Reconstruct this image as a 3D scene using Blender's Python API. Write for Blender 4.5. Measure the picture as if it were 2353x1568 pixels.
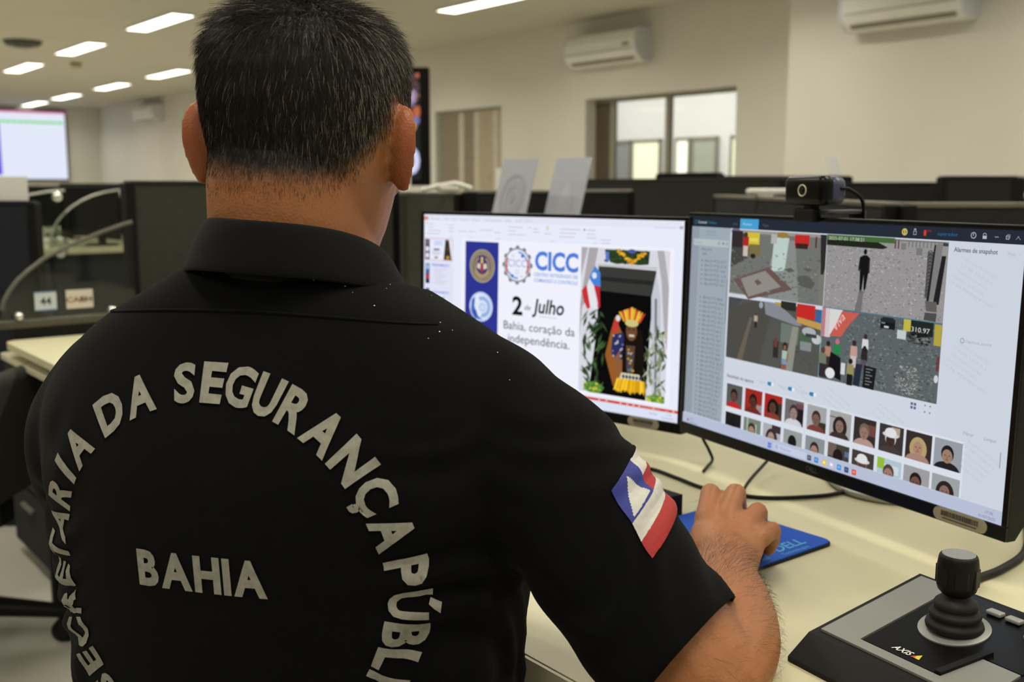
import bpy, bmesh, math, random
import numpy as np
from mathutils import Vector, Matrix, noise
from mathutils.bvhtree import BVHTree

S = bpy.context.scene
for o in list(bpy.data.objects):
    bpy.data.objects.remove(o, do_unlink=True)
COL = S.collection
PI = math.pi

# ---------------------------------------------------------------- camera
cam = bpy.data.cameras.new('camera')
cam.sensor_width = 36.0
cam.lens = 37.02
cam.clip_start = 0.02
cam.clip_end = 100
cam.dof.use_dof = True
cam.dof.focus_distance = 0.86
cam.dof.aperture_fstop = 8.0
camo = bpy.data.objects.new('camera', cam)
COL.objects.link(camo)
camo.location = (0, 0, 1.14)
camo.rotation_euler = (math.radians(90 - 8.45), 0, 0)
S.camera = camo

# ---------------------------------------------------------------- world, exposure
S.view_settings.view_transform = 'Standard'
S.view_settings.look = 'None'
S.view_settings.exposure = 0.0
S.view_settings.gamma = 1.0
S.view_settings.use_curve_mapping = False
w = bpy.data.worlds.new('world')
S.world = w
w.use_nodes = True
w.node_tree.nodes['Background'].inputs[0].default_value = (1.0, 0.97, 0.88, 1)
w.node_tree.nodes['Background'].inputs[1].default_value = 0.03

LAMP_POWER = 13.0            # W of one ceiling panel
LAMP_COLOR = (1.0, 0.955, 0.82)
LAMP_SPREAD = math.radians(150)
LAMP_GLOW = 5.0
PASSAGE_POWER = 85.0         # W, ceiling lamp of the bright passage behind the window

# the room's own axes: local x = along the desk row (towards its near end), local y = across it
ROOM = math.radians(-51.8)
UX, UY = math.cos(ROOM), math.sin(ROOM)
def room(x, y, z=0.0):
    """room coordinates -> world"""
    return Vector((x * UX - y * UY, x * UY + y * UX, z))
H = 2.68

# ---------------------------------------------------------------- helpers
def lin(c):
    r = []
    for v in c[:3]:
        v = v / 255.0
        r.append(v / 12.92 if v <= 0.04045 else ((v + 0.055) / 1.055) ** 2.4)
    return (r[0], r[1], r[2], 1.0)

def mat(name, c, rough=0.5, metal=0.0, var=None, bump=None, spec=0.5, emis=None, alpha=None, trans=0.0, sheen=0.0, sub=0.0):
    m = bpy.data.materials.new(name)
    m.use_nodes = True
    nt = m.node_tree
    b = nt.nodes['Principled BSDF']
    b.inputs['Base Color'].default_value = lin(c)
    b.inputs['Roughness'].default_value = rough
    b.inputs['Metallic'].default_value = metal
    b.inputs['Specular IOR Level'].default_value = spec
    b.inputs['Transmission Weight'].default_value = trans
    if sheen:
        b.inputs['Sheen Weight'].default_value = sheen
        b.inputs['Sheen Roughness'].default_value = 0.6
    if sub:
        b.inputs['Subsurface Weight'].default_value = sub
        b.inputs['Subsurface Radius'].default_value = (0.009, 0.004, 0.002)
        b.inputs['Subsurface Scale'].default_value = 0.6
    if alpha is not None:
        b.inputs['Alpha'].default_value = alpha
    if emis:
        b.inputs['Emission Color'].default_value = lin(emis[0])
        b.inputs['Emission Strength'].default_value = emis[1]
    tc = None
    if var or bump:
        tc = nt.nodes.new('ShaderNodeTexCoord')
    if var:
        n = nt.nodes.new('ShaderNodeTexNoise')
        n.inputs['Scale'].default_value = var[0]
        n.inputs['Detail'].default_value = 5
        nt.links.new(tc.outputs['Object'], n.inputs['Vector'])
        r = nt.nodes.new('ShaderNodeValToRGB')
        a = lin(c)
        lo = [max(0, v * (1 - var[1])) for v in a[:3]] + [1]
        hi = [min(1, v * (1 + var[1])) for v in a[:3]] + [1]
        r.color_ramp.elements[0].color = lo
        r.color_ramp.elements[0].position = 0.3
        r.color_ramp.elements[1].color = hi
        r.color_ramp.elements[1].position = 0.7
        nt.links.new(n.outputs['Fac'], r.inputs['Fac'])
        nt.links.new(r.outputs['Color'], b.inputs['Base Color'])
    if bump:
        n2 = nt.nodes.new('ShaderNodeTexNoise')
        n2.inputs['Scale'].default_value = bump[0]
        n2.inputs['Detail'].default_value = 4
        nt.links.new(tc.outputs['Object'], n2.inputs['Vector'])
        bp = nt.nodes.new('ShaderNodeBump')
        bp.inputs['Strength'].default_value = bump[1]
        bp.inputs['Distance'].default_value = bump[2]
        nt.links.new(n2.outputs['Fac'], bp.inputs['Height'])
        nt.links.new(bp.outputs['Normal'], b.inputs['Normal'])
    return m

def attr_mat(name, attr, emission=False, rough=0.6, spec=0.5):
    m = bpy.data.materials.new(name)
    m.use_nodes = True
    nt = m.node_tree
    at = nt.nodes.new('ShaderNodeAttribute')
    at.attribute_name = attr
    if emission:
        for n in list(nt.nodes):
            if n.type == 'BSDF_PRINCIPLED':
                nt.nodes.remove(n)
        e = nt.nodes.new('ShaderNodeEmission')
        nt.links.new(at.outputs['Color'], e.inputs['Color'])
        out = [n for n in nt.nodes if n.type == 'OUTPUT_MATERIAL'][0]
        nt.links.new(e.outputs['Emission'], out.inputs['Surface'])
    else:
        b = nt.nodes['Principled BSDF']
        b.inputs['Roughness'].default_value = rough
        b.inputs['Specular IOR Level'].default_value = spec
        nt.links.new(at.outputs['Color'], b.inputs['Base Color'])
    return m

def link(name, me, m=None, parent=None, smooth=False, auto=None):
    if m is not None:
        if len(me.materials):
            me.materials.clear()
        for k in (m if isinstance(m, (list, tuple)) else [m]):
            me.materials.append(k)
    if smooth:
        me.polygons.foreach_set('use_smooth', [True] * len(me.polygons))
    o = bpy.data.objects.new(name, me)
    COL.objects.link(o)
    if parent is not None:
        o.parent = parent
    return o

def obj(name, bm, m=None, parent=None, smooth=False, sharp=None):
    me = bpy.data.meshes.new(name)
    bmesh.ops.recalc_face_normals(bm, faces=bm.faces[:])
    if smooth and sharp:
        for e in bm.edges:
            if len(e.link_faces) == 2 and e.calc_face_angle(0) > sharp:
                e.smooth = False
    bm.to_mesh(me)
    bm.free()
    return link(name, me, m, parent, smooth)

def tag(o, label, cat, group=None, kind=None):
    o['label'] = label
    o['category'] = cat
    if group:
        o['group'] = group
    if kind:
        o['kind'] = kind
    return o

def thing(name, label, cat, loc=(0, 0, 0), rotz=0.0, group=None):
    o = bpy.data.objects.new(name, None)
    o.empty_display_size = 0.05
    COL.objects.link(o)
    o.location = loc
    o.rotation_euler = (0, 0, rotz)
    return tag(o, label, cat, group)

def struct(name, bm, m, parent=None, smooth=False):
    o = obj(name, bm, m, parent, smooth)
    if parent is None:
        o.rotation_euler = (0, 0, ROOM)
        o['kind'] = 'structure'
    return o

def dup(root, loc, rotz, label=None):
    r = root.copy()
    COL.objects.link(r)
    r.location = loc
    r.rotation_euler = (0, 0, rotz)
    if label:
        r['label'] = label
    for ch in list(root.children):
        c = ch.copy()
        COL.objects.link(c)
        c.parent = r
        for g in list(ch.children):
            d = g.copy()
            COL.objects.link(d)
            d.parent = c
    return r

def NB():
    return bmesh.new()

def bx(bm, c, s, bev=0.0, seg=2, rot=None):
    r = bmesh.ops.create_cube(bm, size=1.0)
    vs = r['verts']
    for v in vs:
        v.co = Vector((v.co.x * s[0], v.co.y * s[1], v.co.z * s[2]))
    if bev:
        es = list({e for v in vs for e in v.link_edges})
        rb = bmesh.ops.bevel(bm, geom=es, offset=bev, segments=seg, profile=0.5, affect='EDGES')
        vs = list({v for f in rb['faces'] for v in f.verts} | {v for v in vs if v.is_valid})
    for v in vs:
        if rot is not None:
            v.co = rot @ v.co
        v.co += Vector(c)
    return vs

def span(bm, lo, hi, bev=0.0, seg=2):
    c = [(a + b) / 2 for a, b in zip(lo, hi)]
    s = [abs(b - a) for a, b in zip(lo, hi)]
    return bx(bm, c, s, bev, seg)

def loft(bm, rings, cap=True, closed=True):
    """rings: list of equal-length point lists"""
    vr = [[bm.verts.new(p) for p in r] for r in rings]
    n = len(vr[0])
    for a, b in zip(vr[:-1], vr[1:]):
        for i in range(n if closed else n - 1):
            j = (i + 1) % n
            bm.faces.new((a[i], a[j], b[j], b[i]))
    if cap and closed:
        bm.faces.new(vr[0][::-1])
        bm.faces.new(vr[-1])
    return vr

def frames(pts):
    """parallel-transport frames along a polyline"""
    pts = [Vector(p) for p in pts]
    T = []
    for i in range(len(pts)):
        a = pts[max(i - 1, 0)]
        b = pts[min(i + 1, len(pts) - 1)]
        T.append((b - a).normalized())
    up = Vector((0, 0, 1))
    if abs(T[0].dot(up)) > 0.95:
        up = Vector((1, 0, 0))
    n = (up - T[0] * up.dot(T[0])).normalized()
    out = []
    for t in T:
        n = (n - t * n.dot(t)).normalized()
        out.append((t, n, t.cross(n)))
    return pts, out

def spline(pts, k=6):
    """Catmull-Rom through points (tuples of any length)"""
    P = [np.array(p, float) for p in pts]
    P = [2 * P[0] - P[1]] + P + [2 * P[-1] - P[-2]]
    out = []
    for i in range(1, len(P) - 2):
        a, b, c, d = P[i - 1:i + 3]
        for j in range(k):
            t = j / k
            out.append(0.5 * ((2 * b) + (c - a) * t + (2 * a - 5 * b + 4 * c - d) * t * t + (3 * b - a - 3 * c + d) * t ** 3))
    out.append(P[-2])
    return [tuple(p) for p in out]

def tube(bm, pts, r, seg=10, round_ends=False, flat=None):
    """tube along pts; r number or list; flat = (scale along n, scale along b)"""
    P, F = frames(pts)
    if not isinstance(r, (list, tuple)):
        r = [r] * len(P)
    fn, fb = flat or (1, 1)
    rings = []
    def ring(p, n, b, rad):
        return [p + n * (math.cos(2 * PI * i / seg) * rad * fn) + b * (math.sin(2 * PI * i / seg) * rad * fb) for i in range(seg)]
    if round_ends:
        t, n, b = F[0]
        for a in (75, 50, 25):
            q = math.radians(a)
            rings.append(ring(P[0] - t * (r[0] * math.sin(q)), n, b, r[0] * math.cos(q)))
    for p, (t, n, b), rad in zip(P, F, r):
        rings.append(ring(p, n, b, rad))
    if round_ends:
        t, n, b = F[-1]
        for a in (25, 50, 75):
            q = math.radians(a)
            rings.append(ring(P[-1] + t * (r[-1] * math.sin(q)), n, b, r[-1] * math.cos(q)))
    return loft(bm, rings)

def cyl(bm, c, r, h, seg=24, r2=None, axis='z', bev=0.0):
    r2 = r if r2 is None else r2
    prof = [(r, 0), (r2, h)]
    if bev:
        prof = [(r - bev, 0), (r, bev), (r2, h - bev), (r2 - bev, h)]
    return lathe(bm, c, prof, seg, axis)

def lathe(bm, c, prof, seg=24, axis='z'):
    rings = []
    for rad, h in prof:
        ring = []
        for i in range(seg):
            a = 2 * PI * i / seg
            x, y = rad * math.cos(a), rad * math.sin(a)
            p = {'z': (x, y, h), 'y': (x, h, y), 'x': (h, x, y)}[axis]
            ring.append(Vector(c) + Vector(p))
        rings.append(ring)
    return loft(bm, rings)

def prism(bm, poly, axis_lo, axis_hi, axis='y'):
    """extrude a 2D polygon: axis 'y' -> poly is (x, z); 'z' -> (x, y); 'x' -> (y, z)"""
    def p3(p, h):
        return {'y': (p[0], h, p[1]), 'z': (p[0], p[1], h), 'x': (h, p[0], p[1])}[axis]
    a = [bm.verts.new(p3(p, axis_lo)) for p in poly]
    b = [bm.verts.new(p3(p, axis_hi)) for p in poly]
    n = len(poly)
    for i in range(n):
        j = (i + 1) % n
        bm.faces.new((a[i], a[j], b[j], b[i]))
    bm.faces.new(a[::-1])
    bm.faces.new(b)

def evaluated(bm, mods, name='tmp'):
    """mesh of bm after the modifiers [(type, {settings})]"""
    me = bpy.data.meshes.new(name)
    bmesh.ops.recalc_face_normals(bm, faces=bm.faces[:])
    bm.to_mesh(me)
    bm.free()
    o = bpy.data.objects.new(name, me)
    COL.objects.link(o)
    for t, kw in mods:
        md = o.modifiers.new(t, t)
        for k, v in kw.items():
            setattr(md, k, v)
    dg = bpy.context.evaluated_depsgraph_get()
    dg.update()
    me2 = bpy.data.meshes.new_from_object(o.evaluated_get(dg))
    bpy.data.objects.remove(o, do_unlink=True)
    return me2

_TXT = {}
def text_geo(s, bold=0.0, res=3, shear=0.0):
    """(verts [(x, y)], faces) of a line of text of size 1, flat"""
    key = (s, bold, res, shear)
    if key not in _TXT:
        c = bpy.data.curves.new('t', 'FONT')
        c.body = s
        c.size = 1.0
        c.offset = bold
        c.resolution_u = res
        c.shear = shear
        o = bpy.data.objects.new('t', c)
        COL.objects.link(o)
        dg = bpy.context.evaluated_depsgraph_get()
        dg.update()
        me = bpy.data.meshes.new_from_object(o.evaluated_get(dg))
        V = [(v.co.x, v.co.y) for v in me.vertices]
        Fc = [tuple(p.vertices) for p in me.polygons]
        bpy.data.objects.remove(o, do_unlink=True)
        bpy.data.curves.remove(c)
        bpy.data.meshes.remove(me)
        _TXT[key] = (V, Fc)
    return _TXT[key]

class Canvas:
    """flat coloured shapes on a board; pixel coordinates, y down; local x right, z up, drawn towards -y"""
    def __init__(self, wpx, hpx, wm, hm, gap=0.0003):
        self.w, self.h, self.wm, self.hm, self.gap = wpx, hpx, wm, hm, gap
        self.V, self.F, self.C, self.n = [], [], [], {}
    def _p(self, x, y, d):
        return (x / self.w * self.wm - self.wm / 2, -d, self.hm / 2 - y / self.h * self.hm)
    def _d(self, L):
        k = self.n.get(L, 0)
        self.n[L] = k + 1
        return L * self.gap + (k % 250) * 1e-6
    def poly(self, pts, col, L=1):
        d = self._d(L)
        s = len(self.V)
        self.V += [self._p(x, y, d) for x, y in pts]
        self.F.append(tuple(range(s, s + len(pts))))
        self.C.append(lin(col))
    def rect(self, x0, y0, x1, y1, col, L=1):
        self.poly([(x0, y0), (x0, y1), (x1, y1), (x1, y0)], col, L)
    def ell(self, cx, cy, rx, ry, col, L=1, n=24, a0=0, a1=360, clip=None):
        p = [(cx + rx * math.cos(math.radians(a0 + (a1 - a0) * i / n)), cy - ry * math.sin(math.radians(a0 + (a1 - a0) * i / n))) for i in range(n + (a1 - a0 < 360))]
        if clip:
            p = [(min(max(x, clip[0]), clip[2]), min(max(y, clip[1]), clip[3])) for x, y in p]
        self.poly(p, col, L)
    def ring(self, cx, cy, r0, r1, col, L=1, a0=0, a1=360, n=32, ky=1.0):
        d = self._d(L)
        s = len(self.V)
        for i in range(n + 1):
            a = math.radians(a0 + (a1 - a0) * i / n)
            for r in (r0, r1):
                self.V.append(self._p(cx + r * math.cos(a), cy - r * ky * math.sin(a), d))
        for i in range(n):
            k = s + 2 * i
            self.F.append((k, k + 1, k + 3, k + 2))
            self.C.append(lin(col))
    def text(self, st, x, y, size, col, L=2, bold=0.0, sx=1.0, align=0.0, ang=0.0, shear=0.0, width=None):
        """baseline-left at x, y (align 0.5 = centred); size = em in px"""
        V, Fc = text_geo(st, bold, 3, shear)
        if not V:
            return
        x0 = min(v[0] for v in V)
        x1 = max(v[0] for v in V)
        if width:
            sx = width / ((x1 - x0) * size)
        d = self._d(L)
        s = len(self.V)
        ca, sa = math.cos(math.radians(ang)), math.sin(math.radians(ang))
        off = x0 + (x1 - x0) * align
        for vx, vy in V:
            px, py = (vx - off) * size * sx, -vy * size
            self.V.append(self._p(x + px * ca - py * sa, y + px * sa + py * ca, d))
        for f in Fc:
            self.F.append(tuple(s + i for i in f))
            self.C.append(lin(col))
    def build(self, name, material, parent):
        me = bpy.data.meshes.new(name)
        me.from_pydata(self.V, [], self.F)
        ca = me.color_attributes.new('col', 'FLOAT_COLOR', 'CORNER')
        buf = []
        for f, c in zip(self.F, self.C):
            buf += list(c) * len(f)
        ca.data.foreach_set('color', buf)
        return link(name, me, material, parent)

# ---------------------------------------------------------------- materials
MW = mat('painted wall', (216, 213, 203), 0.85, var=(1.5, 0.03), bump=(60, 0.15, 0.002))
MCEIL = mat('ceiling paint', (192, 188, 173), 0.9, var=(1.2, 0.04))
MFLOOR = mat('floor tile', (196, 192, 178), 0.35, var=(3, 0.05))
MDESK = mat('cream laminate', (210, 204, 170), 0.42, var=(8, 0.03), bump=(180, 0.08, 0.0006))
MDESKE = mat('cream edge band', (216, 209, 178), 0.4, var=(10, 0.03))
MBLK = mat('black plastic', (13, 13, 14), 0.5, bump=(900, 0.12, 0.0003), spec=0.22)
MBLKS = mat('glossy black plastic', (8, 8, 9), 0.3, spec=0.25)
MRUB = mat('black rubber', (21, 21, 20), 0.6, bump=(700, 0.1, 0.0003), spec=0.3)
MDK = mat('dark grey fabric panel', (40, 41, 36), 0.9, var=(40, 0.12), bump=(500, 0.25, 0.0008))
MDK2 = mat('black fabric panel', (22, 22, 22), 0.9, var=(40, 0.15), bump=(500, 0.25, 0.0008))
MNAVY = mat('navy fabric panel', (22, 25, 36), 0.9, var=(40, 0.12), bump=(500, 0.2, 0.0008))
MALU = mat('grey metal rail', (140, 138, 128), 0.45, 0.6, var=(30, 0.05))
MCHR = mat('chrome', (225, 225, 222), 0.12, 1.0, var=(20, 0.02))
MWHT = mat('white plastic', (226, 225, 218), 0.4, var=(10, 0.02))
MPAP = mat('white paper', (226, 225, 220), 0.8, var=(20, 0.02))
MSIL = mat('silver paint', (142, 142, 138), 0.42, 0.35, bump=(1500, 0.1, 0.0002))
MBROWN = mat('brown blind', (136, 124, 106), 0.7, var=(15, 0.1))
MGREYM = mat('grey window frame', (150, 146, 132), 0.5, 0.2, var=(10, 0.04))
MEM = attr_mat('lit display', 'col', True)
MPRINT = attr_mat('printed colours', 'col', False, 0.7)
def glass(name, tint, alpha, rough=0.05):
    m = bpy.data.materials.new(name)
    m.use_nodes = True
    nt = m.node_tree
    b = nt.nodes['Principled BSDF']
    nt.nodes.remove(b)
    out = [n for n in nt.nodes if n.type == 'OUTPUT_MATERIAL'][0]
    tr = nt.nodes.new('ShaderNodeBsdfTransparent')
    gl = nt.nodes.new('ShaderNodeBsdfGlossy')
    gl.inputs['Roughness'].default_value = rough
    tr.inputs['Color'].default_value = lin(tint)
    fr = nt.nodes.new('ShaderNodeFresnel')
    ge = nt.nodes.new('ShaderNodeNewGeometry')
    mr = nt.nodes.new('ShaderNodeMapRange')
    mr.inputs['To Min'].default_value = 1.45
    mr.inputs['To Max'].default_value = 1 / 1.45
    nt.links.new(ge.outputs['Backfacing'], mr.inputs['Value'])
    nt.links.new(mr.outputs['Result'], fr.inputs['IOR'])
    mx = nt.nodes.new('ShaderNodeMixShader')
    nt.links.new(fr.outputs['Fac'], mx.inputs['Fac'])
    nt.links.new(tr.outputs['BSDF'], mx.inputs[1])
    nt.links.new(gl.outputs['BSDF'], mx.inputs[2])
    nt.links.new(mx.outputs['Shader'], out.inputs['Surface'])
    return m
MGLASS = glass('clear glass', (235, 238, 234), 0.1)
MACR = glass('clear acrylic', (222, 226, 222), 0.1)
# ================================================================ ceiling lamps
def ceiling_panel(u, v, label, first=[None]):
    loc = room(-u, v, H)
    if first[0] is None:
        t = thing('ceiling_light', label, 'ceiling light', loc, ROOM, 'recessed ceiling light panels')
        b = NB()
        L, W = 1.26, 0.21
        span(b, (-L/2 - .02, -W/2 - .02, -.006), (L/2 + .02, -W/2, .012))
        span(b, (-L/2 - .02, W/2, -.006), (L/2 + .02, W/2 + .02, .012))
        span(b, (-L/2 - .02, -W/2, -.006), (-L/2, W/2, .012))
        span(b, (L/2, -W/2, -.006), (L/2 + .02, W/2, .012))
        obj('frame', b, MWHT, t)
        b = NB()
        span(b, (-L/2, -W/2, -.003), (L/2, W/2, .002))
        obj('diffuser', b, mat('glowing diffuser', (255, 250, 232), 0.5, emis=((255, 251, 236), LAMP_GLOW)), t)
        first[0] = t
    else:
        t = dup(first[0], loc, ROOM, label)
    ld = bpy.data.lights.new('panel glow', 'AREA')
    ld.shape = 'RECTANGLE'
    ld.size, ld.size_y = 1.2, 0.18
    ld.energy = LAMP_POWER
    ld.color = LAMP_COLOR
    ld.spread = LAMP_SPREAD
    lo = bpy.data.objects.new('panel glow', ld)
    COL.objects.link(lo)
    lo.location = loc + Vector((0, 0, -0.012))
    lo.rotation_euler = (0, 0, ROOM)
    return t

ORD = ['nearest', 'second', 'third', 'fourth', 'fifth', 'sixth', 'seventh', 'eighth', 'ninth', 'tenth', 'eleventh']
for v, row in ((3.8, 'row in the middle of the ceiling'), (5.6, 'row along the window wall'), (2.0, 'row beyond the middle'),
               (0.2, 'row above the desks'), (-1.7, 'row behind the desks')):
    us = [0.2 + 2.53 * k for k in range(-1, 8)] if v != 5.6 else [-2.45, .05, 2.55, 5.0, 7.45, 9.95, 12.45, 14.95, 17.4, 19.9, 22.0]
    for k, u in enumerate(us):
        ceiling_panel(u, v, 'long glowing ceiling panel, %s of the %s' % (ORD[k], row))

# ================================================================ room shell (local x = -u, y = v)
XE = -22.7
b = NB(); span(b, (XE - .3, -7.2, -.06), (6.2, 10.2, 0)); struct('floor', b, MFLOOR)
b = NB(); span(b, (XE - .3, -7.2, H + .012), (6.2, 7.4, H + .1)); struct('ceiling', b, MCEIL)
b = NB(); span(b, (XE - .3, -7.2, 0), (XE, 7.4, H + .05)); struct('wall_end', b, MW)
b = NB(); span(b, (XE, -7.2, 0), (6.2, -7.0, H + .05)); struct('wall_left', b, MW)
b = NB(); span(b, (6.0, -7.0, 0), (6.2, 7.4, H + .05)); struct('wall_back', b, MW)
W1 = (-7.744, -5.88, 0.9, 1.957)
W2 = (-10.34, -9.08, 0.9, 1.973)
b = NB()
TK = 7.26
for x0, x1, z0, z1 in ((XE, W2[0], 0, H + .05), (W2[1], W1[0], 0, H + .05), (W1[1], -5.0, 0, H + .05),
                       (W2[0], W2[1], 0, W2[2]), (W2[0], W2[1], W2[3], H + .05), (W1[0], W1[1], 0, W1[2]), (W1[0], W1[1], W1[3], H + .05)):
    span(b, (x0, 7.0, z0), (x1, TK, z1))
struct('wall_right', b, MW)
b = NB(); span(b, (-5.06, 6.6, 0), (6.0, TK, H + .05)); struct('wall_near', b, MW)
b = NB(); span(b, (-5.06, 6.585, 0), (6.0, 6.6, .08)); struct('baseboard_near', b, MALU)

# window 1: two clear panes, a brown side panel, bright passage behind
t = thing('window_1', 'wide interior window with two clear panes and a bright white passage behind', 'window', (0, 0, 0), ROOM)
t['kind'] = 'structure'
yp = 7.13
b = NB()
x0, x1, z0, z1 = W1
span(b, (x0, yp, z0), (x1, yp + .05, z0 + .05)); span(b, (x0, yp, z1 - .035), (x1, yp + .05, z1))
span(b, (-7.533, yp, z0 + .05), (-7.485, yp + .05, z1 - .035)); span(b, (-6.81, yp, z0 + .05), (-6.756, yp + .05, z1 - .035))
span(b, (x1 - .03, yp, z0 + .05), (x1, yp + .05, z1 - .035))
struct('window_frame', b, MGREYM, t)
b = NB(); span(b, (x0, yp + .005, z0 + .05), (-7.533, yp + .045, z1 - .035)); struct('side_panel', b, mat('dark brown panel', (86, 74, 58), .6, var=(6, .08)), t)
for a, c in ((-7.485, -6.81), (-6.756, x1 - .03)):
    b = NB(); span(b, (a, yp + .022, z0 + .05), (c, yp + .028, z1 - .035)); struct('pane', b, MGLASS, t)
b = NB(); span(b, (x0, 6.98, z0 - .03), (x1, TK, z0)); struct('window_sill', b, MGREYM, t)

# window 2: brown vertical blinds
t = thing('window_2', 'narrow recessed window closed with brown vertical blinds beside the black video display', 'window', (0, 0, 0), ROOM)
t['kind'] = 'structure'
x0, x1, z0, z1 = W2
y2 = 7.045
b = NB()
span(b, (x0, y2, z0), (x1, y2 + .05, z0 + .05)); span(b, (x0, y2, z1 - .03), (x1, y2 + .05, z1))
span(b, (x0, y2, z0 + .05), (x0 + .07, y2 + .05, z1 - .03)); span(b, (x1 - .02, y2, z0 + .05), (x1, y2 + .05, z1 - .03))
struct('window_frame', b, MGREYM, t)
b = NB(); span(b, (x0 + .07, y2 + .03, z0 + .05), (x1 - .02, y2 + .036, z1 - .03)); struct('pane', b, MGLASS, t)
mb2 = mat('pale brown blind', (196, 186, 170), .7, var=(15, .08))
mb3 = mat('tan blind', (170, 158, 134), .7, var=(15, .08))
for u0, u1, m in ((10.26, 9.945, MBROWN), (9.94, 9.855, mb2), (9.85, 9.655, MBROWN), (9.65, 9.565, mb2), (9.56, 9.31, mb3), (9.305, 9.22, mb2), (9.215, 9.105, mb3)):
    b = NB(); span(b, (-u0, y2 + .012, z0 + .05), (-u1, y2 + .018, z1 - .03)); struct('blind_slat', b, m, t)

# bright passage behind window 1
MWP = mat('white passage wall', (232, 230, 230), 0.8, var=(2, .02))
b = NB()
span(b, (-13.0, 9.6, 0), (-3.5, 9.7, 2.6)); span(b, (-13.1, TK, 0), (-13.0, 9.7, 2.6)); span(b, (-3.5, TK, 0), (-3.4, 9.7, 2.6))
struct('wall_passage', b, MWP)
b = NB(); span(b, (-13.1, TK, 2.6), (-3.4, 9.7, 2.7)); struct('ceiling_passage', b, MWP)
lit = mat('lit pale yellow glass', (236, 234, 205), 0.4, emis=((238, 236, 208), .75))
for nm, u0, u1, m, fr in (('door_1', 10.02, 9.72, mat('grey door leaf', (150, 152, 154), .5, var=(3, .05)), 1), ('window_3', 9.70, 9.20, lit, 1),
                          ('window_4', 8.96, 8.72, mat('bright pane', (255, 254, 235), .4, emis=((255, 254, 238), .95)), 0),
                          ('door_2', 8.70, 8.30, mat('grey green door leaf', (176, 178, 166), .5, var=(3, .05)), 1), ('window_5', 8.10, 7.6, lit, 1)):
    t = thing(nm, {'door_1': 'grey door in the white passage wall behind the window', 'window_3': 'pale yellow lit pane between the grey door and the mullion',
                   'window_4': 'narrow brightest pane in the passage just past the mullion', 'door_2': 'grey green door in the passage beside the brightest pane',
                   'window_5': 'pale lit pane cut off by the window jamb'}[nm], 'door' if 'door' in nm else 'window', (0, 0, 0), ROOM)
    t['kind'] = 'structure'
    b = NB(); span(b, (-u0 + .02, 9.565, 0.02 if 'door' in nm else .8), (-u1 - .02, 9.6, 1.66)); struct('panel', b, m, t)
    b = NB()
    span(b, (-u0, 9.55, 0), (-u0 + .03, 9.6, 1.7)); span(b, (-u1 - .03, 9.55, 0), (-u1, 9.6, 1.7)); span(b, (-u0, 9.55, 1.66), (-u1, 9.6, 1.7))
    struct('frame', b, MGREYM, t)
t = thing('ceiling_light', 'round white lamp in the passage ceiling behind the window', 'ceiling light', room(-8.0, 8.4, 2.6), ROOM)
b = NB(); cyl(b, (0, 0, -.03), .3, .03, 32, bev=.006); obj('lamp_body', b, mat('passage lamp', (255, 252, 246), .4, emis=((255, 252, 246), 4)), t)
ld = bpy.data.lights.new('passage glow', 'AREA'); ld.shape = 'RECTANGLE'; ld.size = 4.0; ld.size_y = 1.5; ld.energy = PASSAGE_POWER; ld.color = (1, .97, .97)
lo = bpy.data.objects.new('passage glow', ld); COL.objects.link(lo); lo.location = room(-8.7, 8.4, 2.55); lo.rotation_euler = (0, 0, ROOM)

# ================================================================ air conditioners
def air_conditioner(u, vwall, z, w, label):
    t = thing('air_conditioner', label, 'air conditioner', room(-u, vwall, z), ROOM, 'split air conditioners high on the walls')
    h, d = 0.29, 0.22
    prof = [(0, 0.03), (-.05, 0.0), (-.13, 0.005), (-.185, 0.05), (-d + .005, 0.10), (-d, 0.2), (-d + .02, h - .02), (-.17, h), (0, h)]
    b = NB(); prism(b, prof, -w/2 + .02, w/2 - .02, 'x'); obj('body', b, MWHT, t)
    for s in (-1, 1):
        b = NB(); prism(b, [(y * 1.01, zz) for y, zz in prof], min(s * w/2, s * (w/2 - .022)), max(s * w/2, s * (w/2 - .022)), 'x')
        obj('side_cap', b, mat('pale grey plastic', (205, 206, 212), .4, var=(10, .02)), t)
    b = NB(); bx(b, (0, -.168, .028), (w - .14, .034, .010), .003, 2, Matrix.Rotation(math.radians(-36), 3, 'X').to_3x3())
    obj('louver', b, mat('louver shade', (128, 122, 108), .5, var=(10, .03)), t)
    b = NB(); span(b, (-w/2 + .05, -d - .004, .108), (w/2 - .05, -d + .002, .112)); obj('panel_seam', b, MALU, t)
    b = NB(); span(b, (w/2 - .17, -d - .003, .14), (w/2 - .09, -d + .004, .165)); obj('indicator', b, mat('dark indicator', (120, 120, 118), .3, var=(10, .02)), t)
    return t
air_conditioner(7.34, 7.0, 2.235, .97, 'white air conditioner on the wall above the bright interior window')
air_conditioner(4.04, 6.6, 2.175, .90, 'white air conditioner on the projecting wall, cut by the top of the picture')
air_conditioner(19.5, 7.0, 2.27, 1.1, 'small distant air conditioner on the far wall past the lit wall screen')

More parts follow.
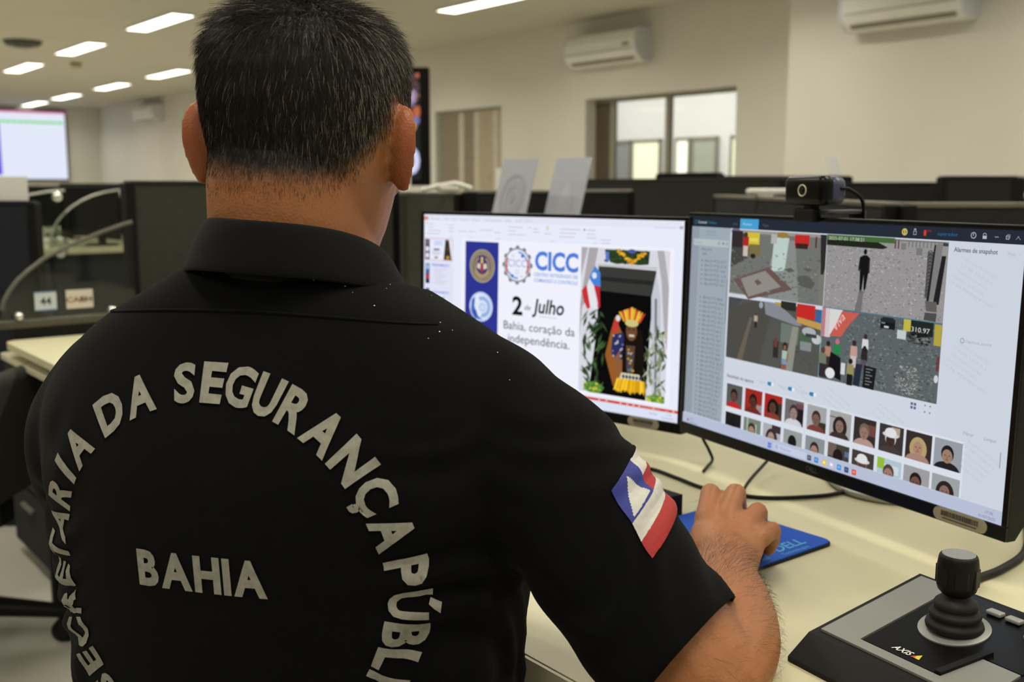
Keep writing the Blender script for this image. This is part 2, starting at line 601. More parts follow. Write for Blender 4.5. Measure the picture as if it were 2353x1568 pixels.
# ceiling fittings
t = thing('ceiling_vent', 'dark round air vent in the ceiling near the middle light row', 'vent', room(-12.6, 3.126, H), ROOM)
b = NB(); lathe(b, (0, 0, -.05), [(.1, 0), (.17, .01), (.2, .05), (.2, .06)], 24); obj('vent_ring', b, mat('dark vent', (70, 66, 54), .6, var=(10, .1)), t, True)
b = NB(); cyl(b, (0, 0, -.055), .1, .02, 24); obj('vent_core', b, MBLK, t)
t = thing('dome_camera', 'small black dome camera on the ceiling beside the dark vent', 'camera', room(-13.6, 2.35, H), ROOM)
b = NB(); cyl(b, (0, 0, -.04), .07, .05, 24, bev=.01); obj('housing', b, MBLK, t)
b = NB(); lathe(b, (0, 0, -.1), [(.005, 0), (.035, .01), (.055, .035), (.06, .06)], 24); obj('dome', b, MBLKS, t, True)
t = thing('smoke_detector', 'beige smoke detector on the ceiling between two light rows', 'smoke detector', room(-14.4, 4.2, H), ROOM)
b = NB(); lathe(b, (0, 0, -.06), [(.03, 0), (.06, .012), (.07, .04), (.075, .065)], 24); obj('sensor', b, mat('beige plastic', (170, 160, 120), .5, var=(10, .03)), t, True)

# ================================================================ wall screen on the end wall
t = thing('wall_screen', 'large lit wall screen with a white table, green row and purple column', 'screen', room(-22.62, 5.13, 1.915), ROOM + PI/2)
b = NB(); bx(b, (0, .03, 0), (2.42, .05, 1.40), .01); obj('bezel', b, MBLK, t)
c = Canvas(1920, 1080, 2.36, 1.33); c.gap = .002
c.rect(0, 0, 1920, 1080, (228, 234, 250), 1)
c.rect(0, 0, 1920, 24, (206, 96, 150), 2); c.rect(0, 24, 1920, 70, (236, 226, 240), 2)
for k in range(12):
    c.rect(700 + k * 100, 150, 790 + k * 100, 195, (122, 214, 138), 2)
c.rect(700, 165, 1790, 182, (140, 220, 150), 3)
for k in range(8):
    c.rect(0, 215 + k * 100, 920, 300 + k * 100, (92, 70, 214), 2); c.rect(0, 300 + k * 100, 930, 315 + k * 100, (130, 110, 226), 2)
    c.rect(940, 300 + k * 100, 1860, 306 + k * 100, (214, 222, 244), 2)
c.build('display', MEM, t)

# ================================================================ video display on a stand
t = thing('video_display', 'tall black framed video display on a stand, showing a crowd and white letters', 'display', (-1.57, 9.0, 0), 0)
b = NB(); bx(b, (0, .05, 1.62), (1.76, .07, .98), .01); obj('bezel', b, MBLKS, t)
b = NB(); cyl(b, (0, .09, .03), .05, 1.2, 20); obj('pole', b, MBLK, t)
b = NB(); bx(b, (0, .1, .02), (1.0, .6, .035), .01); obj('stand_foot', b, MBLK, t)
c = Canvas(1600, 880, 1.60, .88); c.gap = .0015
c.rect(0, 0, 1600, 880, (38, 40, 38), 1)
rr = random.Random(4)
for k in range(420):
    x, y = rr.uniform(0, 1590), rr.uniform(0, 470)
    q = rr.choice([(186, 104, 66), (206, 120, 82), (120, 80, 70), (170, 150, 176), (208, 190, 214), (84, 64, 72), (60, 50, 58), (214, 150, 96), (120, 120, 170)])
    r = rr.uniform(14, 46)
    c.ell(x, y, r, r * rr.uniform(.9, 1.6), q, 2, 10, clip=(0, 0, 1600, 520))
c.text('to', 1592, 812, 410, (214, 216, 250), 3, bold=.05, align=1.0, sx=.62)
dsp = c.build('display', MEM, t)
dsp.location = (0, .012, 1.62)

# ================================================================ partitions and neighbouring workplaces
def partition(p0, p1, h, m, label, z0=0.0, thick=0.045, rail=MALU, group='office partition screens'):
    p0, p1 = Vector(p0), Vector(p1)
    d = p1 - p0
    L = d.length
    t = thing('partition_screen', label, 'partition', (p0.x, p0.y, 0), math.atan2(d.y, d.x), group)
    b = NB(); span(b, (0, -thick/2, z0 + .03), (L, thick/2, h - .012), .004); obj('panel', b, m, t)
    b = NB(); span(b, (-.004, -thick/2 - .003, h - .012), (L + .004, thick/2 + .003, h), .003); obj('top_rail', b, rail, t)
    b = NB(); span(b, (0, -thick/2 - .004, z0), (L, thick/2 + .004, z0 + .03), .003); obj('base_rail', b, rail, t)
    for x in (0.0, L):
        b = NB(); span(b, (x - .014, -thick/2 - .005, z0), (x + .014, thick/2 + .005, h - .006), .003); obj('post', b, MBLK, t)
    return t
R2 = lambda u, v: room(-u, v).to_2d()
MRAILD = mat('dark rail', (112, 108, 94), .5, .3, var=(20, .05))
partition(R2(3.23, 1.07), R2(3.23, 2.0), 1.152, mat('olive grey fabric', (54, 55, 46), .9, var=(40, .1), bump=(500, .2, .0008)), 'olive grey partition behind the curved clear divider', .775, rail=MDK)
partition(R2(2.9, 2.07), R2(4.6, 2.07), 1.115, mat('grey fabric', (82, 82, 72), .9, var=(40, .1), bump=(500, .2, .0008)), 'grey partition seen just past the man\'s ear', .74, rail=MALU)
partition(R2(2.86, 2.07), R2(2.86, 2.80), 1.122, MDK2, 'black partition behind the two grey paper sheets', 0, rail=MALU)
partition(R2(4.1, 3.6), R2(2.75, 3.6), 1.168, MDK, 'dark olive partition under the bright interior window', 0, rail=MDK)
partition(R2(3.55, 3.7), R2(3.2, 3.7), 1.195, MDK2, 'short raised partition right below the window mullion', 0, rail=MDK2)
partition((.791, 4.04), (.846, 2.34), 1.102, MDK2, 'black partition with a pale top edge directly behind the webcam', 0, rail=MRAILD)
partition((.862, 2.32), (1.75, 2.34), 1.102, MDK2, 'black partition with a pale top edge at the edge of the picture past the webcam', 0, rail=MRAILD)
partition((1.07, 5.57), (1.76, 5.57), 1.186, MDK2, 'black partition standing before the wall corner behind the webcam', 0, rail=MDK2)
partition((1.55, 5.1), (2.1, 5.06), 1.152, MDK2, 'low black partition between two taller black ones', 0, rail=MDK2)
partition((1.88, 4.66), (2.195, 4.66), 1.178, MDK2, 'taller black partition under the second air conditioner', 0, rail=MDK2)
partition((2.23, 4.7), (2.8, 4.7), 1.178, MDK2, 'black partition cut by the edge of the picture beyond a pale post', 0, rail=MALU)
partition((-3.55, 8.4), (-2.2, 8.3), 1.15, MDK2, 'distant dark partition below the far wall', 0, rail=MDK2)
partition((-2.6, 3.42), (-1.555, 3.45), 1.088, MNAVY, 'navy partition holding a white card at its top', 0, rail=MNAVY)

def card(name, label, cat, loc, rotz, w, h, m, tilt=0.0, th=0.004, group=None):
    t = thing(name, label, cat, loc, rotz, group)
    b = NB(); bx(b, (0, 0, h/2), (w, th, h), .0008, 1, Matrix.Rotation(-tilt, 3, 'X'))
    obj('sheet', b, m, t)
    return t
card('paper_card', 'blank white card standing on the navy partition', 'card', (-1.62, 3.45, 1.088), 0, .10, .078, MPAP)
card('paper_card', 'small white card standing in front of the video display', 'card', (-.382, 3.834, 1.115), 0, .036, .062, MPAP)
card('paper_card', 'narrow white card behind the first grey paper sheet', 'card', (-.040, 3.606, 1.122), 0, .03, .072, MPAP, .1)
card('clear_tag', 'thin translucent tag standing up behind the webcam', 'tag', (1.68, 5.57, 1.186), .4, .075, .10, mat('translucent film', (206, 206, 212), .4, alpha=.55), .35)

# two grey paper sheets leaning above the left monitor
MSHEET = mat('grey paper back', (170, 172, 184), .75, var=(30, .03), trans=0.0)
def sheet(loc, label, mark):
    t = thing('paper_sheet', label, 'paper', loc, ROOM + PI, 'grey paper sheets above the monitor')
    t.rotation_euler = (0, 0, ROOM)
    rot = Matrix.Rotation(math.radians(-16), 3, 'X')
    b = NB(); bx(b, (0, 0, .15), (.17, .002, .30), .0004, 1, rot); obj('sheet', b, MSHEET, t)
    c = Canvas(210, 297, .17, .30); c.gap = .0006
    g1, g2 = (154, 156, 168), (182, 183, 190)
    if mark == 'seal':
        c.ring(105, 120, 62, 72, g1, 1); c.ring(105, 120, 30, 50, (160, 162, 174), 1); c.ell(105, 120, 18, 22, g1, 1)
    else:
        c.poly([(60, 150), (105, 70), (150, 150)], g2, 1); c.poly([(40, 190), (120, 110), (170, 215)], (178, 179, 188), 2)
    k = c.build('watermark', MPRINT, t)
    k.matrix_local = Matrix.Translation(Vector((0, 0, .15)) + rot @ Vector((0, -.0014, 0))) @ rot.to_4x4()
    return t
sheet((-.005, 3.28, .925), 'grey paper sheet with a faint round seal leaning above the monitor', 'seal')
sheet((.165, 3.36, .93), 'grey paper sheet with a faint triangle leaning above the monitor', 'tri')
t = thing('sheet_ledge', 'black ledge on the black partition carrying the paper sheets', 'shelf', (.08, 3.3, .90), math.radians(0))
b = NB(); bx(b, (0, 0, .0125), (.62, .22, .022), .004); obj('board', b, MBLK, t)
b = NB(); bx(b, (0, 0, -.45), (.5, .05, .90), .004); obj('support', b, MBLK, t)

# pieces lying on the partitions behind the webcam
def handset(loc, rz, label):
    t = thing('phone_handset', label, 'phone', loc, rz, 'white handsets')
    b = NB(); bx(b, (0, 0, .014), (.15, .045, .02), .008); obj('grip', b, MWHT, t)
    b = NB(); bx(b, (-.02, 0, .002), (.05, .04, .008), .003); obj('cradle', b, MWHT, t)
handset((.83, 3.42, 1.104), .02, 'white handset lying on the partition behind the webcam')
handset((1.185, 2.325, 1.104), .5, 'white handset on the partition at the edge of the picture')
t = thing('white_brace', 'pale bracket on the grey partition past the ear', 'bracket', (-.21, 3.57, 1.117), 0)
b = NB(); tube(b, [(-.09, 0, .006), (-.03, 0, .02), (.02, 0, .028), (.07, 0, .012)], .008, 8, True); obj('arm', b, MWHT, t)
b = NB(); bx(b, (0, 0, .01), (.06, .03, .012), .003); obj('plate', b, MWHT, t)
# ================================================================ the desk row
def rounded(x0, y0, x1, y1, r, corners):
    """polygon of a rectangle, listed corners (0 = x0y0, 1 = x1y0, 2 = x1y1, 3 = x0y1) rounded"""
    P = []
    for k, (cx, cy, a) in enumerate(((x0, y0, 180), (x1, y0, 270), (x1, y1, 0), (x0, y1, 90))):
        if k in corners:
            ox = cx + (r if cx == x0 else -r)
            oy = cy + (r if cy == y0 else -r)
            for i in range(9):
                q = math.radians(a + 90 * i / 8)
                P.append((ox + r * math.cos(q), oy + r * math.sin(q)))
        else:
            P.append((cx, cy))
    return P
DZ = 0.74
t = thing('desk', 'cream laminate desk with the two monitors, mouse pad and joystick on it', 'desk', (0, 0, 0), ROOM)
b = NB(); prism(b, rounded(-1.80, .54, 1.0, 1.36, .03, (0, 1)), DZ - .025, DZ, 'z'); obj('worktop', b, MDESK, t)
b = NB(); span(b, (-1.80, .536, DZ - .024), (1.0, .5395, DZ - .001)); obj('edge_band', b, MDESKE, t)
for x in (-1.76, .96):
    b = NB(); span(b, (x - .012, .62, 0), (x + .012, 1.30, DZ - .026)); obj('leg_panel', b, MDK2, t)
b = NB(); span(b, (-1.74, 1.22, .3), (.94, 1.24, DZ - .026)); obj('modesty_panel', b, MDK2, t)

t = thing('desk', 'neighbouring cream desk with a rounded corner under the curved clear divider', 'desk', (0, 0, 0), ROOM)
b = NB(); prism(b, rounded(-2.925, .632, -1.81, 1.36, .035, (0,)), DZ - .018, DZ, 'z'); obj('worktop', b, MDESK, t)
b = NB(); prism(b, rounded(-3.0, .634, -1.85, .86, .02, (0,)), DZ - .053, DZ - .040, 'z'); obj('keyboard_tray', b, MDESKE, t)
b = NB(); span(b, (-2.90, .70, 0), (-2.876, 1.30, DZ - .031)); obj('leg_panel', b, MDK2, t)
b = NB(); span(b, (-2.87, 1.22, .3), (-1.84, 1.24, DZ - .031)); obj('modesty_panel', b, MDK2, t)
t = thing('drawer_pedestal', 'dark drawer pedestal standing on the floor past the clear divider', 'cabinet', room(-3.262, .83), ROOM)
b = NB(); bx(b, (0, .14, .34), (.40, .42, .62), .006); obj('carcass', b, MDK, t)
for k in range(3):
    b = NB(); bx(b, (0, -.078, .14 + k * .2), (.39, .018, .188), .004); dr = obj('drawer', b, MDK2, t)
    b = NB(); bx(b, (0, -.092, .19 + k * .2), (.12, .014, .012), .003); obj('drawer_handle', b, MALU, dr)
for x in (-.16, .16):
    for y in (-.03, .31):
        b = NB(); cyl(b, (x, y, 0), .02, .035, 12); obj('caster', b, MBLK, t)

# curved clear divider with its rail, knobs and stickers
t = thing('curved_divider', 'clear curved side divider on a dark rail with two chrome knobs', 'divider', room(-2.95, 0), ROOM)
b = NB()
pts = [(.634, .79), (.637, .817), (.645, .842), (.659, .866), (.680, .893), (.704, .914), (.749, .947), (.791, .968), (.840, .988), (.897, 1.011), (.963, 1.033), (.985, 1.038), (.985, .79)]
prism(b, pts, -.004, .004, 'x'); obj('acrylic', b, MACR, t)
b = NB(); tube(b, [(0, y, z) for y, z in pts[1:-1]], .0055, 8); obj('polished_rim', b, mat('frosted rim', (96, 94, 84), .4, var=(20, .05)), t)
b = NB(); span(b, (-.018, .60, .768), (.018, 1.07, .79), .005); obj('rail', b, mat('dark divider rail', (84, 82, 72), .5, .3, var=(20, .05)), t)
b = NB(); span(b, (-.012, .66, .741), (.012, 1.05, .769)); obj('rail_foot', b, MBLK, t)
for y in (.674, .913):
    b = NB(); lathe(b, (.02, y, .80), [(.004, -.022), (.010, -.02), (.012, 0.0), (.008, .008), (.002, .010)], 16, 'x'); obj('knob', b, MCHR, t, True)
for y, w_, txt, bg, fg in ((.745, .055, '44', (206, 214, 224), (40, 44, 40)), (.832, .07, 'CABH', (214, 208, 198), (150, 60, 50))):
    s = thing('desk_sticker', 'pale blue sticker numbered 44 on the curved clear divider' if txt == '44' else 'white sticker with red letters on the curved clear divider', 'sticker',
              room(-2.95 + .0056, y, .835), ROOM + PI/2)
    b = NB(); bx(b, (0, 0, 0), (w_, .0012, .05), .0003, 1); obj('label_plate', b, mat('sticker paper', bg, .7, var=(30, .02)), s)
    c = Canvas(110, 100, w_, .05); c.gap = .0004
    if txt == '44':
        c.rect(0, 0, 110, 6, (110, 150, 200), 2); c.rect(0, 94, 110, 100, (110, 150, 200), 2)
        c.text('44', 55, 70, 56, fg, 2, bold=.02, align=.5)
    else:
        c.text('CA', 28, 66, 40, fg, 2, bold=.02, align=.5); c.text('BH', 80, 66, 40, (90, 30, 30), 2, bold=.03, align=.5)
    c.V = [(x, y_ - .0003, z) for x, y_, z in c.V]
    c.build('lettering', MPRINT, s)

# office chair at the neighbouring desk: base leg and seat edge reach into the picture
def office_chair(loc, rz, label, back_h, fab):
    t = thing('office_chair', label, 'chair', loc, rz)
    for k in range(5):
        a = math.radians(k * 72)
        ca, sa = math.cos(a), math.sin(a)
        b = NB()
        tube(b, [(.03 * ca, .03 * sa, .125), (.18 * ca, .18 * sa, .11), (.335 * ca, .335 * sa, .078)], [.034, .03, .021], 10, True, (.8, 1.1))
        lg = obj('base_leg', b, MBLK, t, True)
        b = NB(); lathe(b, (.335 * ca - .012 * sa, .335 * sa + .012 * ca, .03), [(.01, -.03), (.028, -.026), (.03, 0), (.028, .026), (.01, .03)], 16, 'x')
        obj('caster', b, MRUB, lg, True)
    b = NB(); cyl(b, (0, 0, .1), .026, .30, 20); obj('gas_column', b, MCHR, t)
    b = NB(); bx(b, (0, 0, .425), (.48, .46, .07), .03, 4); obj('seat', b, fab, t, True)
    b = NB(); bx(b, (0, -.24, .40 + back_h / 2), (.42, .055, back_h), .026, 4); obj('backrest', b, fab, t, True)
    b = NB(); bx(b, (0, -.235, .44), (.07, .02, .2), .006); obj('back_bracket', b, MBLK, t)
    return t
office_chair((-1.445, 2.42, 0), math.radians(90), 'black office chair by the neighbouring desk, its base leg reaching into view', .30, MDK)

# far workplaces seen through the clear divider
def far_desk(u0, u1, v0, v1, label):
    t = thing('desk', label, 'desk', (0, 0, 0), ROOM, 'far cream desks')
    b = NB(); prism(b, rounded(-u1, v0, -u0, v1, .08, (0, 1)), DZ - .03, DZ, 'z'); obj('worktop', b, MDESK, t)
    for x in (-u1 + .06, -u0 - .06):
        b = NB(); span(b, (x - .012, v0 + .08, 0), (x + .012, v1 - .05, DZ - .031)); obj('leg_panel', b, MNAVY, t)
    b = NB(); span(b, (-u1 + .08, v0 + .06, .1), (-u0 - .08, v0 + .08, DZ - .031)); obj('modesty_panel', b, MNAVY, t)
far_desk(6.9, 8.6, 1.75, 2.5, 'far cream desk whose bright top shows through the curved clear divider')
far_desk(9.6, 11.4, 1.8, 2.7, 'farthest cream desk beyond the clear divider')
far_desk(3.2, 4.5, 2.15, 2.6, 'cream desk behind the grey partition past the ear')

def far_monitor(loc, rz, label, w=.5, h=.29):
    t = thing('monitor', label, 'monitor', loc, rz, 'distant dark monitors')
    b = NB(); bx(b, (0, 0, .1 + h/2), (w, .03, h), .006); obj('casing', b, MBLK, t)
    b = NB(); bx(b, (0, .03, .09), (.05, .03, .17), .006); obj('stand_neck', b, MBLK, t)
    b = NB(); bx(b, (0, .03, .006), (.2, .16, .012), .005); obj('stand_foot', b, MBLK, t)
far_monitor(room(-7.2, 2.2, DZ), ROOM + 1.2, 'dark monitor on the far cream desk seen through the divider')
far_monitor(room(-8.1, 2.25, DZ), ROOM + 1.5, 'second dark monitor on the far cream desk farther along')
far_monitor(room(-10.2, 2.35, DZ), ROOM + 1.2, 'dark monitor on the farthest cream desk')
def arc_divider(u, v, label):
    t = thing('curved_divider', label, 'divider', room(-u, v), ROOM, 'distant curved clear dividers')
    p = [(-.26, .75)] + [(.24 - .5 * math.cos(math.radians(90 * i / 10)), .75 + .36 * math.sin(math.radians(90 * i / 10))) for i in range(11)] + [(.24, .75)]
    b = NB(); prism(b, p, -.004, .004, 'x'); obj('acrylic', b, MACR, t)
    b = NB(); tube(b, [(0, y, z) for y, z in p[1:-1]], .006, 8); obj('polished_rim', b, mat('pale rim', (190, 190, 180), .3, var=(20, .05)), t)
    for y, z in ((.2, 1.08), (.2, .80), (-.2, .80)):
        b = NB(); lathe(b, (.02, y, z), [(.006, -.026), (.022, -.022), (.026, 0), (.016, .014), (.003, .018)], 16, 'x'); obj('knob', b, MCHR, t, True)
arc_divider(6.9, 2.05, 'clear curved divider at the near end of the far cream desk')
arc_divider(8.55, 2.1, 'clear curved divider at the far end of the far cream desk')
arc_divider(5.6, 1.3, 'clear curved divider between the near and the far desks')
def paper_stack(loc, rz, label, s=(.21, .3, .03)):
    t = thing('paper_stack', label, 'paper', loc, rz, 'white papers on far desks')
    b = NB(); bx(b, (0, 0, s[2]/2 + .001), s, .002, 1); obj('sheets', b, MPAP, t)
paper_stack(room(-7.65, 1.95, DZ), ROOM, 'white paper pile on the far cream desk')
paper_stack(room(-8.35, 2.0, DZ), ROOM + .3, 'white box on the far end of the far cream desk', (.2, .2, .12))
paper_stack(room(-10.6, 2.0, DZ), ROOM, 'white box on the farthest cream desk', (.3, .25, .16))

# the clutter past the man's ear
far_monitor(room(-3.3, 2.45, DZ), ROOM + .9, 'dark monitor beside the ear behind the grey partition', .34, .24)
t = thing('desk_phone', 'dark desk phone standing low beside the man\'s ear', 'phone', room(-2.42, 1.62, .74), ROOM - .5)
b = NB(); prism(b, [(-.10, 0), (.10, 0), (.10, .07), (-.10, .02)], -.09, .09, 'x'); obj('base', b, MBLK, t)
b = NB(); tube(b, [(-.05, -.09, .05), (-.05, -.03, .078), (-.05, .05, .09), (-.05, .09, .085)], [.022, .014, .014, .022], 10, True); obj('handset', b, MBLKS, t, True)
b = NB(); bx(b, (.04, .05, .066), (.07, .05, .008), .002, 2, None); obj('phone_screen', b, MSIL, t)
t = thing('desk', 'cream side desk behind the man\'s ear carrying a dark phone', 'desk', (0, 0, 0), ROOM)
b = NB(); span(b, (-2.86, 1.40, DZ - .03), (-1.95, 1.99, DZ)); obj('worktop', b, MDK, t)
for x in (-2.8, -2.0):
    b = NB(); span(b, (x - .012, 1.45, 0), (x + .012, 1.95, DZ - .031)); obj('leg_panel', b, MDK2, t)
paper_stack(room(-2.7, 1.85, DZ), ROOM, 'small bright box beside the man\'s ear', (.05, .05, .2))
t = thing('clear_bowl', 'clear plastic bowl on the side desk below the man\'s ear', 'bowl', room(-2.2, 1.50, DZ), ROOM)
b = NB(); lathe(b, (0, 0, .001), [(.03, 0), (.06, .01), (.085, .05), (.09, .08), (.087, .08), (.082, .05), (.057, .014), (.0, .008)], 28); obj('bowl_wall', b, MACR, t, True)

# ================================================================ keyboard, mouse pad, mouse, cables
kx, ky = (Vector((.174, 1.394)) - Vector((.225, 1.329))).normalized(), None
t = thing('keyboard', 'black keyboard, only its end showing past the sleeve', 'keyboard', (.208, 1.243, DZ), ROOM)
b = NB(); prism(b, [(-.125, 0), (0, 0), (0, .026), (-.02, .027), (-.12, .014), (-.125, .01)], -.43, 0, 'x'); obj('case', b, MBLK, t)
for r in range(5):
    for k in range(20):
        b = NB(); bx(b, (-.016 - k * .0209, -.108 + r * .0195, .0185 + r * .0024), (.0165, .0165, .008), .002, 2); obj('key', b, MBLKS, t)

PADZ = DZ
padR, padB, padL = room(-.675, .985), room(-.648, .818), room(-.84, .90)
t = thing('mouse_pad', 'blue mouse pad with pale lettering under the hand', 'mouse pad', room(-.668, .981, DZ), ROOM)
poly = rounded(-.172, -.185, 0, .005, .012, (0, 1, 2, 3))
b = NB(); prism(b, poly, 0.0005, .0035, 'z'); obj('rubber_base', b, MRUB, t)
b = NB(); prism(b, [(x * .985 - .0015, y * .985 - .001) for x, y in poly], .0035, .0048, 'z')
obj('cloth_top', b, mat('blue cloth', (32, 84, 190), .75, var=(60, .05), bump=(1200, .2, .0002)), t)
def flat_text(parent, name, lines, m):
    """lines: (text, x, y, size, angle deg, bold, shear) on the local plane z"""
    V, Fc = [], []
    for s_, x, y, z, size, ang, bold, sh in lines:
        tv, tf = text_geo(s_, bold, 3, sh)
        k = len(V); ca, sa = math.cos(math.radians(ang)), math.sin(math.radians(ang))
        V += [(x + (a * ca - c * sa) * size, y + (a * sa + c * ca) * size, z) for a, c in tv]
        Fc += [tuple(k + i for i in f) for f in tf]
    me = bpy.data.meshes.new(name); me.from_pydata(V, [], Fc)
    return link(name, me, m, parent)
MTEAL = mat('pale cyan print', (96, 178, 220), .6, var=(60, .03))
flat_text(t, 'lettering', [('DELL', -.0155, -.075, .0051, .0225, 90, .012, .25), ('Technologies', -.0050, -.078, .0051, .0085, 90, 0, 0), ('intel', -.0080, -.116, .0051, .011, 90, 0, .2)], MTEAL)

t = thing('computer_mouse', 'black computer mouse gripped under the right hand', 'mouse', (.236, 1.075, DZ + .005), math.radians(-22))
b = NB()
rings = []
for i in range(9):
    q = i / 8
    y = -.055 + .11 * q
    wd = .031 * math.sqrt(max(.05, 1 - (2 * q - 1) ** 4 * .9)) * (1 - .08 * math.sin(PI * q))
    ht = .036 * math.sin(PI * (.12 + .76 * q)) ** .7
    rings.append([(wd * math.cos(a), y, max(0.001, ht * max(0, math.sin(a)) ** .8)) for a in [PI * k / 12 for k in range(13)]])
loft(b, rings); obj('shell', b, MBLK, t, True)
b = NB(); lathe(b, (-.004, .025, .034), [(.004, 0), (.008, .001), (.008, .007), (.004, .008)], 16, 'x'); obj('scroll_wheel', b, MRUB, t)

def cable(name, label, pts, r, m=MBLK, k=8):
    b = NB(); tube(b, spline(pts, k), r, 8, True)
    o = obj(name, b, m, None, True)
    return tag(o, label, 'cable')
zc = DZ + .0032
cable('cable', 'long black cable across the desk passing behind the hand', [(.10, 1.50, zc), (.178, 1.447, zc), (.20, 1.438, zc), (.227, 1.393, zc), (.256, 1.345, zc), (.314, 1.306, zc), (.377, 1.308, zc), (.43, 1.329, zc), (.50, 1.40, zc), (.56, 1.52, zc)], .0028)
cable('mouse_cable', 'thin black mouse cable rising behind the fingers to the monitor', [(.262, 1.135, DZ + .02), (.272, 1.19, DZ + .012), (.285, 1.26, DZ + .006), (.298, 1.315, DZ + .008), (.318, 1.36, DZ + .012), (.345, 1.41, DZ + .016), (.385, 1.47, DZ + .03)], .0022)
cable('white_cable', 'white cable on the desk under the wide monitor', [(.435, 1.42, zc + .001), (.432, 1.36, zc + .001), (.444, 1.315, zc + .001), (.484, 1.285, zc + .001), (.56, 1.27, zc + .001), (.66, 1.30, zc + .001)], .0042, MWHT)
cable('joystick_cable', 'thick black cable leaving the back of the joystick', [(.425, .955, DZ + .012), (.445, .985, DZ + .006), (.471, 1.02, DZ + .0045), (.508, 1.047, DZ + .0045), (.556, 1.097, DZ + .0045), (.60, 1.18, DZ + .0045), (.66, 1.33, DZ + .0045)], .0042, MRUB)
cable('hanging_cable', 'short black cable hanging below the meeting monitor corners', [(.268, 1.47, DZ + .075), (.272, 1.475, DZ + .045), (.285, 1.485, DZ + .02), (.29, 1.482, DZ + .006), (.278, 1.455, DZ + .0035), (.268, 1.43, DZ + .0035)], .0022)
# ================================================================ the two monitors
MW_, MH_ = .5378, .3117
AW, AH = .5255, .2905
def monitor(loc, rz, zc, label, arm_y):
    t = thing('monitor', label, 'monitor', loc, rz)
    rot = Matrix.Rotation(-.025, 4, 'X')
    mm = Matrix.Translation((0, 0, zc)) @ rot
    def put(o, dz=0.0, dy=0.0):
        o.matrix_local = mm @ Matrix.Translation((0, dy, dz))
        return o
    b = NB()
    prism(b, [(.0, -MH_/2), (.0, MH_/2), (.012, MH_/2), (.034, .11), (.046, .05), (.046, -.09), (.034, -.13), (.012, -MH_/2)], -MW_/2, MW_/2, 'x')
    put(obj('back_shell', b, MBLK, t))
    b = NB()
    zt, zb = MH_/2 - .0055, MH_/2 - .0055 - AH
    span(b, (-MW_/2, -.003, zt), (MW_/2, .002, MH_/2), .0012); span(b, (-MW_/2, -.003, -MH_/2), (MW_/2, .002, zb), .0012)
    span(b, (-MW_/2, -.003, zb), (-AW/2, .002, zt), .001); span(b, (AW/2, -.003, zb), (MW_/2, .002, zt), .001)
    put(obj('bezel', b, MBLKS, t))
    ay = arm_y
    b = NB(); cyl(b, (0, ay, .012), .018, .26, 20); obj('arm_post', b, MBLK, t, True, .6)
    b = NB(); bx(b, (0, (ay + .05) / 2, .215), (.045, ay - .03, .035), .008); obj('arm', b, MBLK, t)
    b = NB(); bx(b, (0, .052, .215), (.10, .02, .10), .004); obj('mount', b, MBLK, t)
    b = NB(); bx(b, (0, ay, .006), (.08, .08, .012), .003); obj('clamp_foot', b, MBLK, t)
    return t, put, zt - AH/2
def logo_text(parent, put, s_, x, z, size, m, name='logo'):
    V0, F0 = text_geo(s_, .01)
    wdt = max(v[0] for v in V0)
    me = bpy.data.meshes.new(name)
    me.from_pydata([(x + (a - wdt/2) * size, -.0034, z + c * size) for a, c in V0], [], F0)
    return put(link(name, me, m, parent))
def asset_tag(parent, put, x, w_):
    z = -MH_/2 + .0085
    b = NB(); prism(b, [(x + (w_/2 - .007) * sx + .007 * math.cos(q), z + .007 * math.sin(q)) for sx, q in [(1, math.radians(-90 + 180 * i / 10)) for i in range(11)] + [(-1, math.radians(90 + 180 * i / 10)) for i in range(11)]], -.0042, -.003, 'y')
    lab = put(obj('asset_tag', b, mat('aluminium tag', (150, 142, 122), .5, .2, var=(200, .06)), parent))
    b = NB()
    rr = random.Random(7)
    px = x - w_/2 + .010
    while px < x + w_/2 - .010:
        q = rr.choice([.0006, .0009, .0014]); span(b, (px, -.0046, z - .0012), (px + q, -.0042, z + .0042)); px += q + rr.choice([.0006, .001])
    span(b, (x - w_/2 + .012, -.0046, z - .0040), (x + w_/2 - .012, -.0042, z - .0030))
    o = obj('barcode', b, mat('barcode ink', (60, 52, 42), .7, var=(50, .05)), lab)
    return lab

# ---------------------------------------------------------------- left monitor: slide editor
t, put, zc = monitor((.044, 1.662, DZ), math.radians(-41.1), .199, 'monitor showing a slide with a blue column, gear emblem and a doorway photo', .26)
MON_L = t
c = Canvas(1920, 1080, AW, AH); c.gap = .00018
WHT = (232, 235, 250)
c.rect(0, 0, 1920, 1080, WHT, 1)
c.rect(-0, 0, 1920, 40, (228, 229, 244), 2)
c.rect(0, 14, 37, 35, (214, 96, 92), 3); c.text('ARQ', 4, 31, 16, (240, 220, 220), 4)
G = (180, 178, 196)
for s_, x, wd in (('PÁGINA INICIAL', 57, 84), ('INSERIR', 174, 40), ('DESIGN', 250, 36), ('TRANSIÇÕES', 318, 66), ('ANIMAÇÕES', 412, 64), ('APRESENTAÇÃO DE SLIDES', 512, 142), ('REVISÃO', 684, 48), ('EXIBIÇÃO', 764, 50), ('FORMATAR', 838, 54)):
    c.text(s_, x, 32, 15, G, 3, width=wd)
c.text('Usuário do sistema', 1735, 42, 14, (190, 188, 204), 3, width=130); c.rect(1888, 28, 1910, 44, (176, 176, 190), 3)
c.text('Apresentação', 800, 17, 13, (200, 200, 214), 3)
LG = (204, 203, 218)
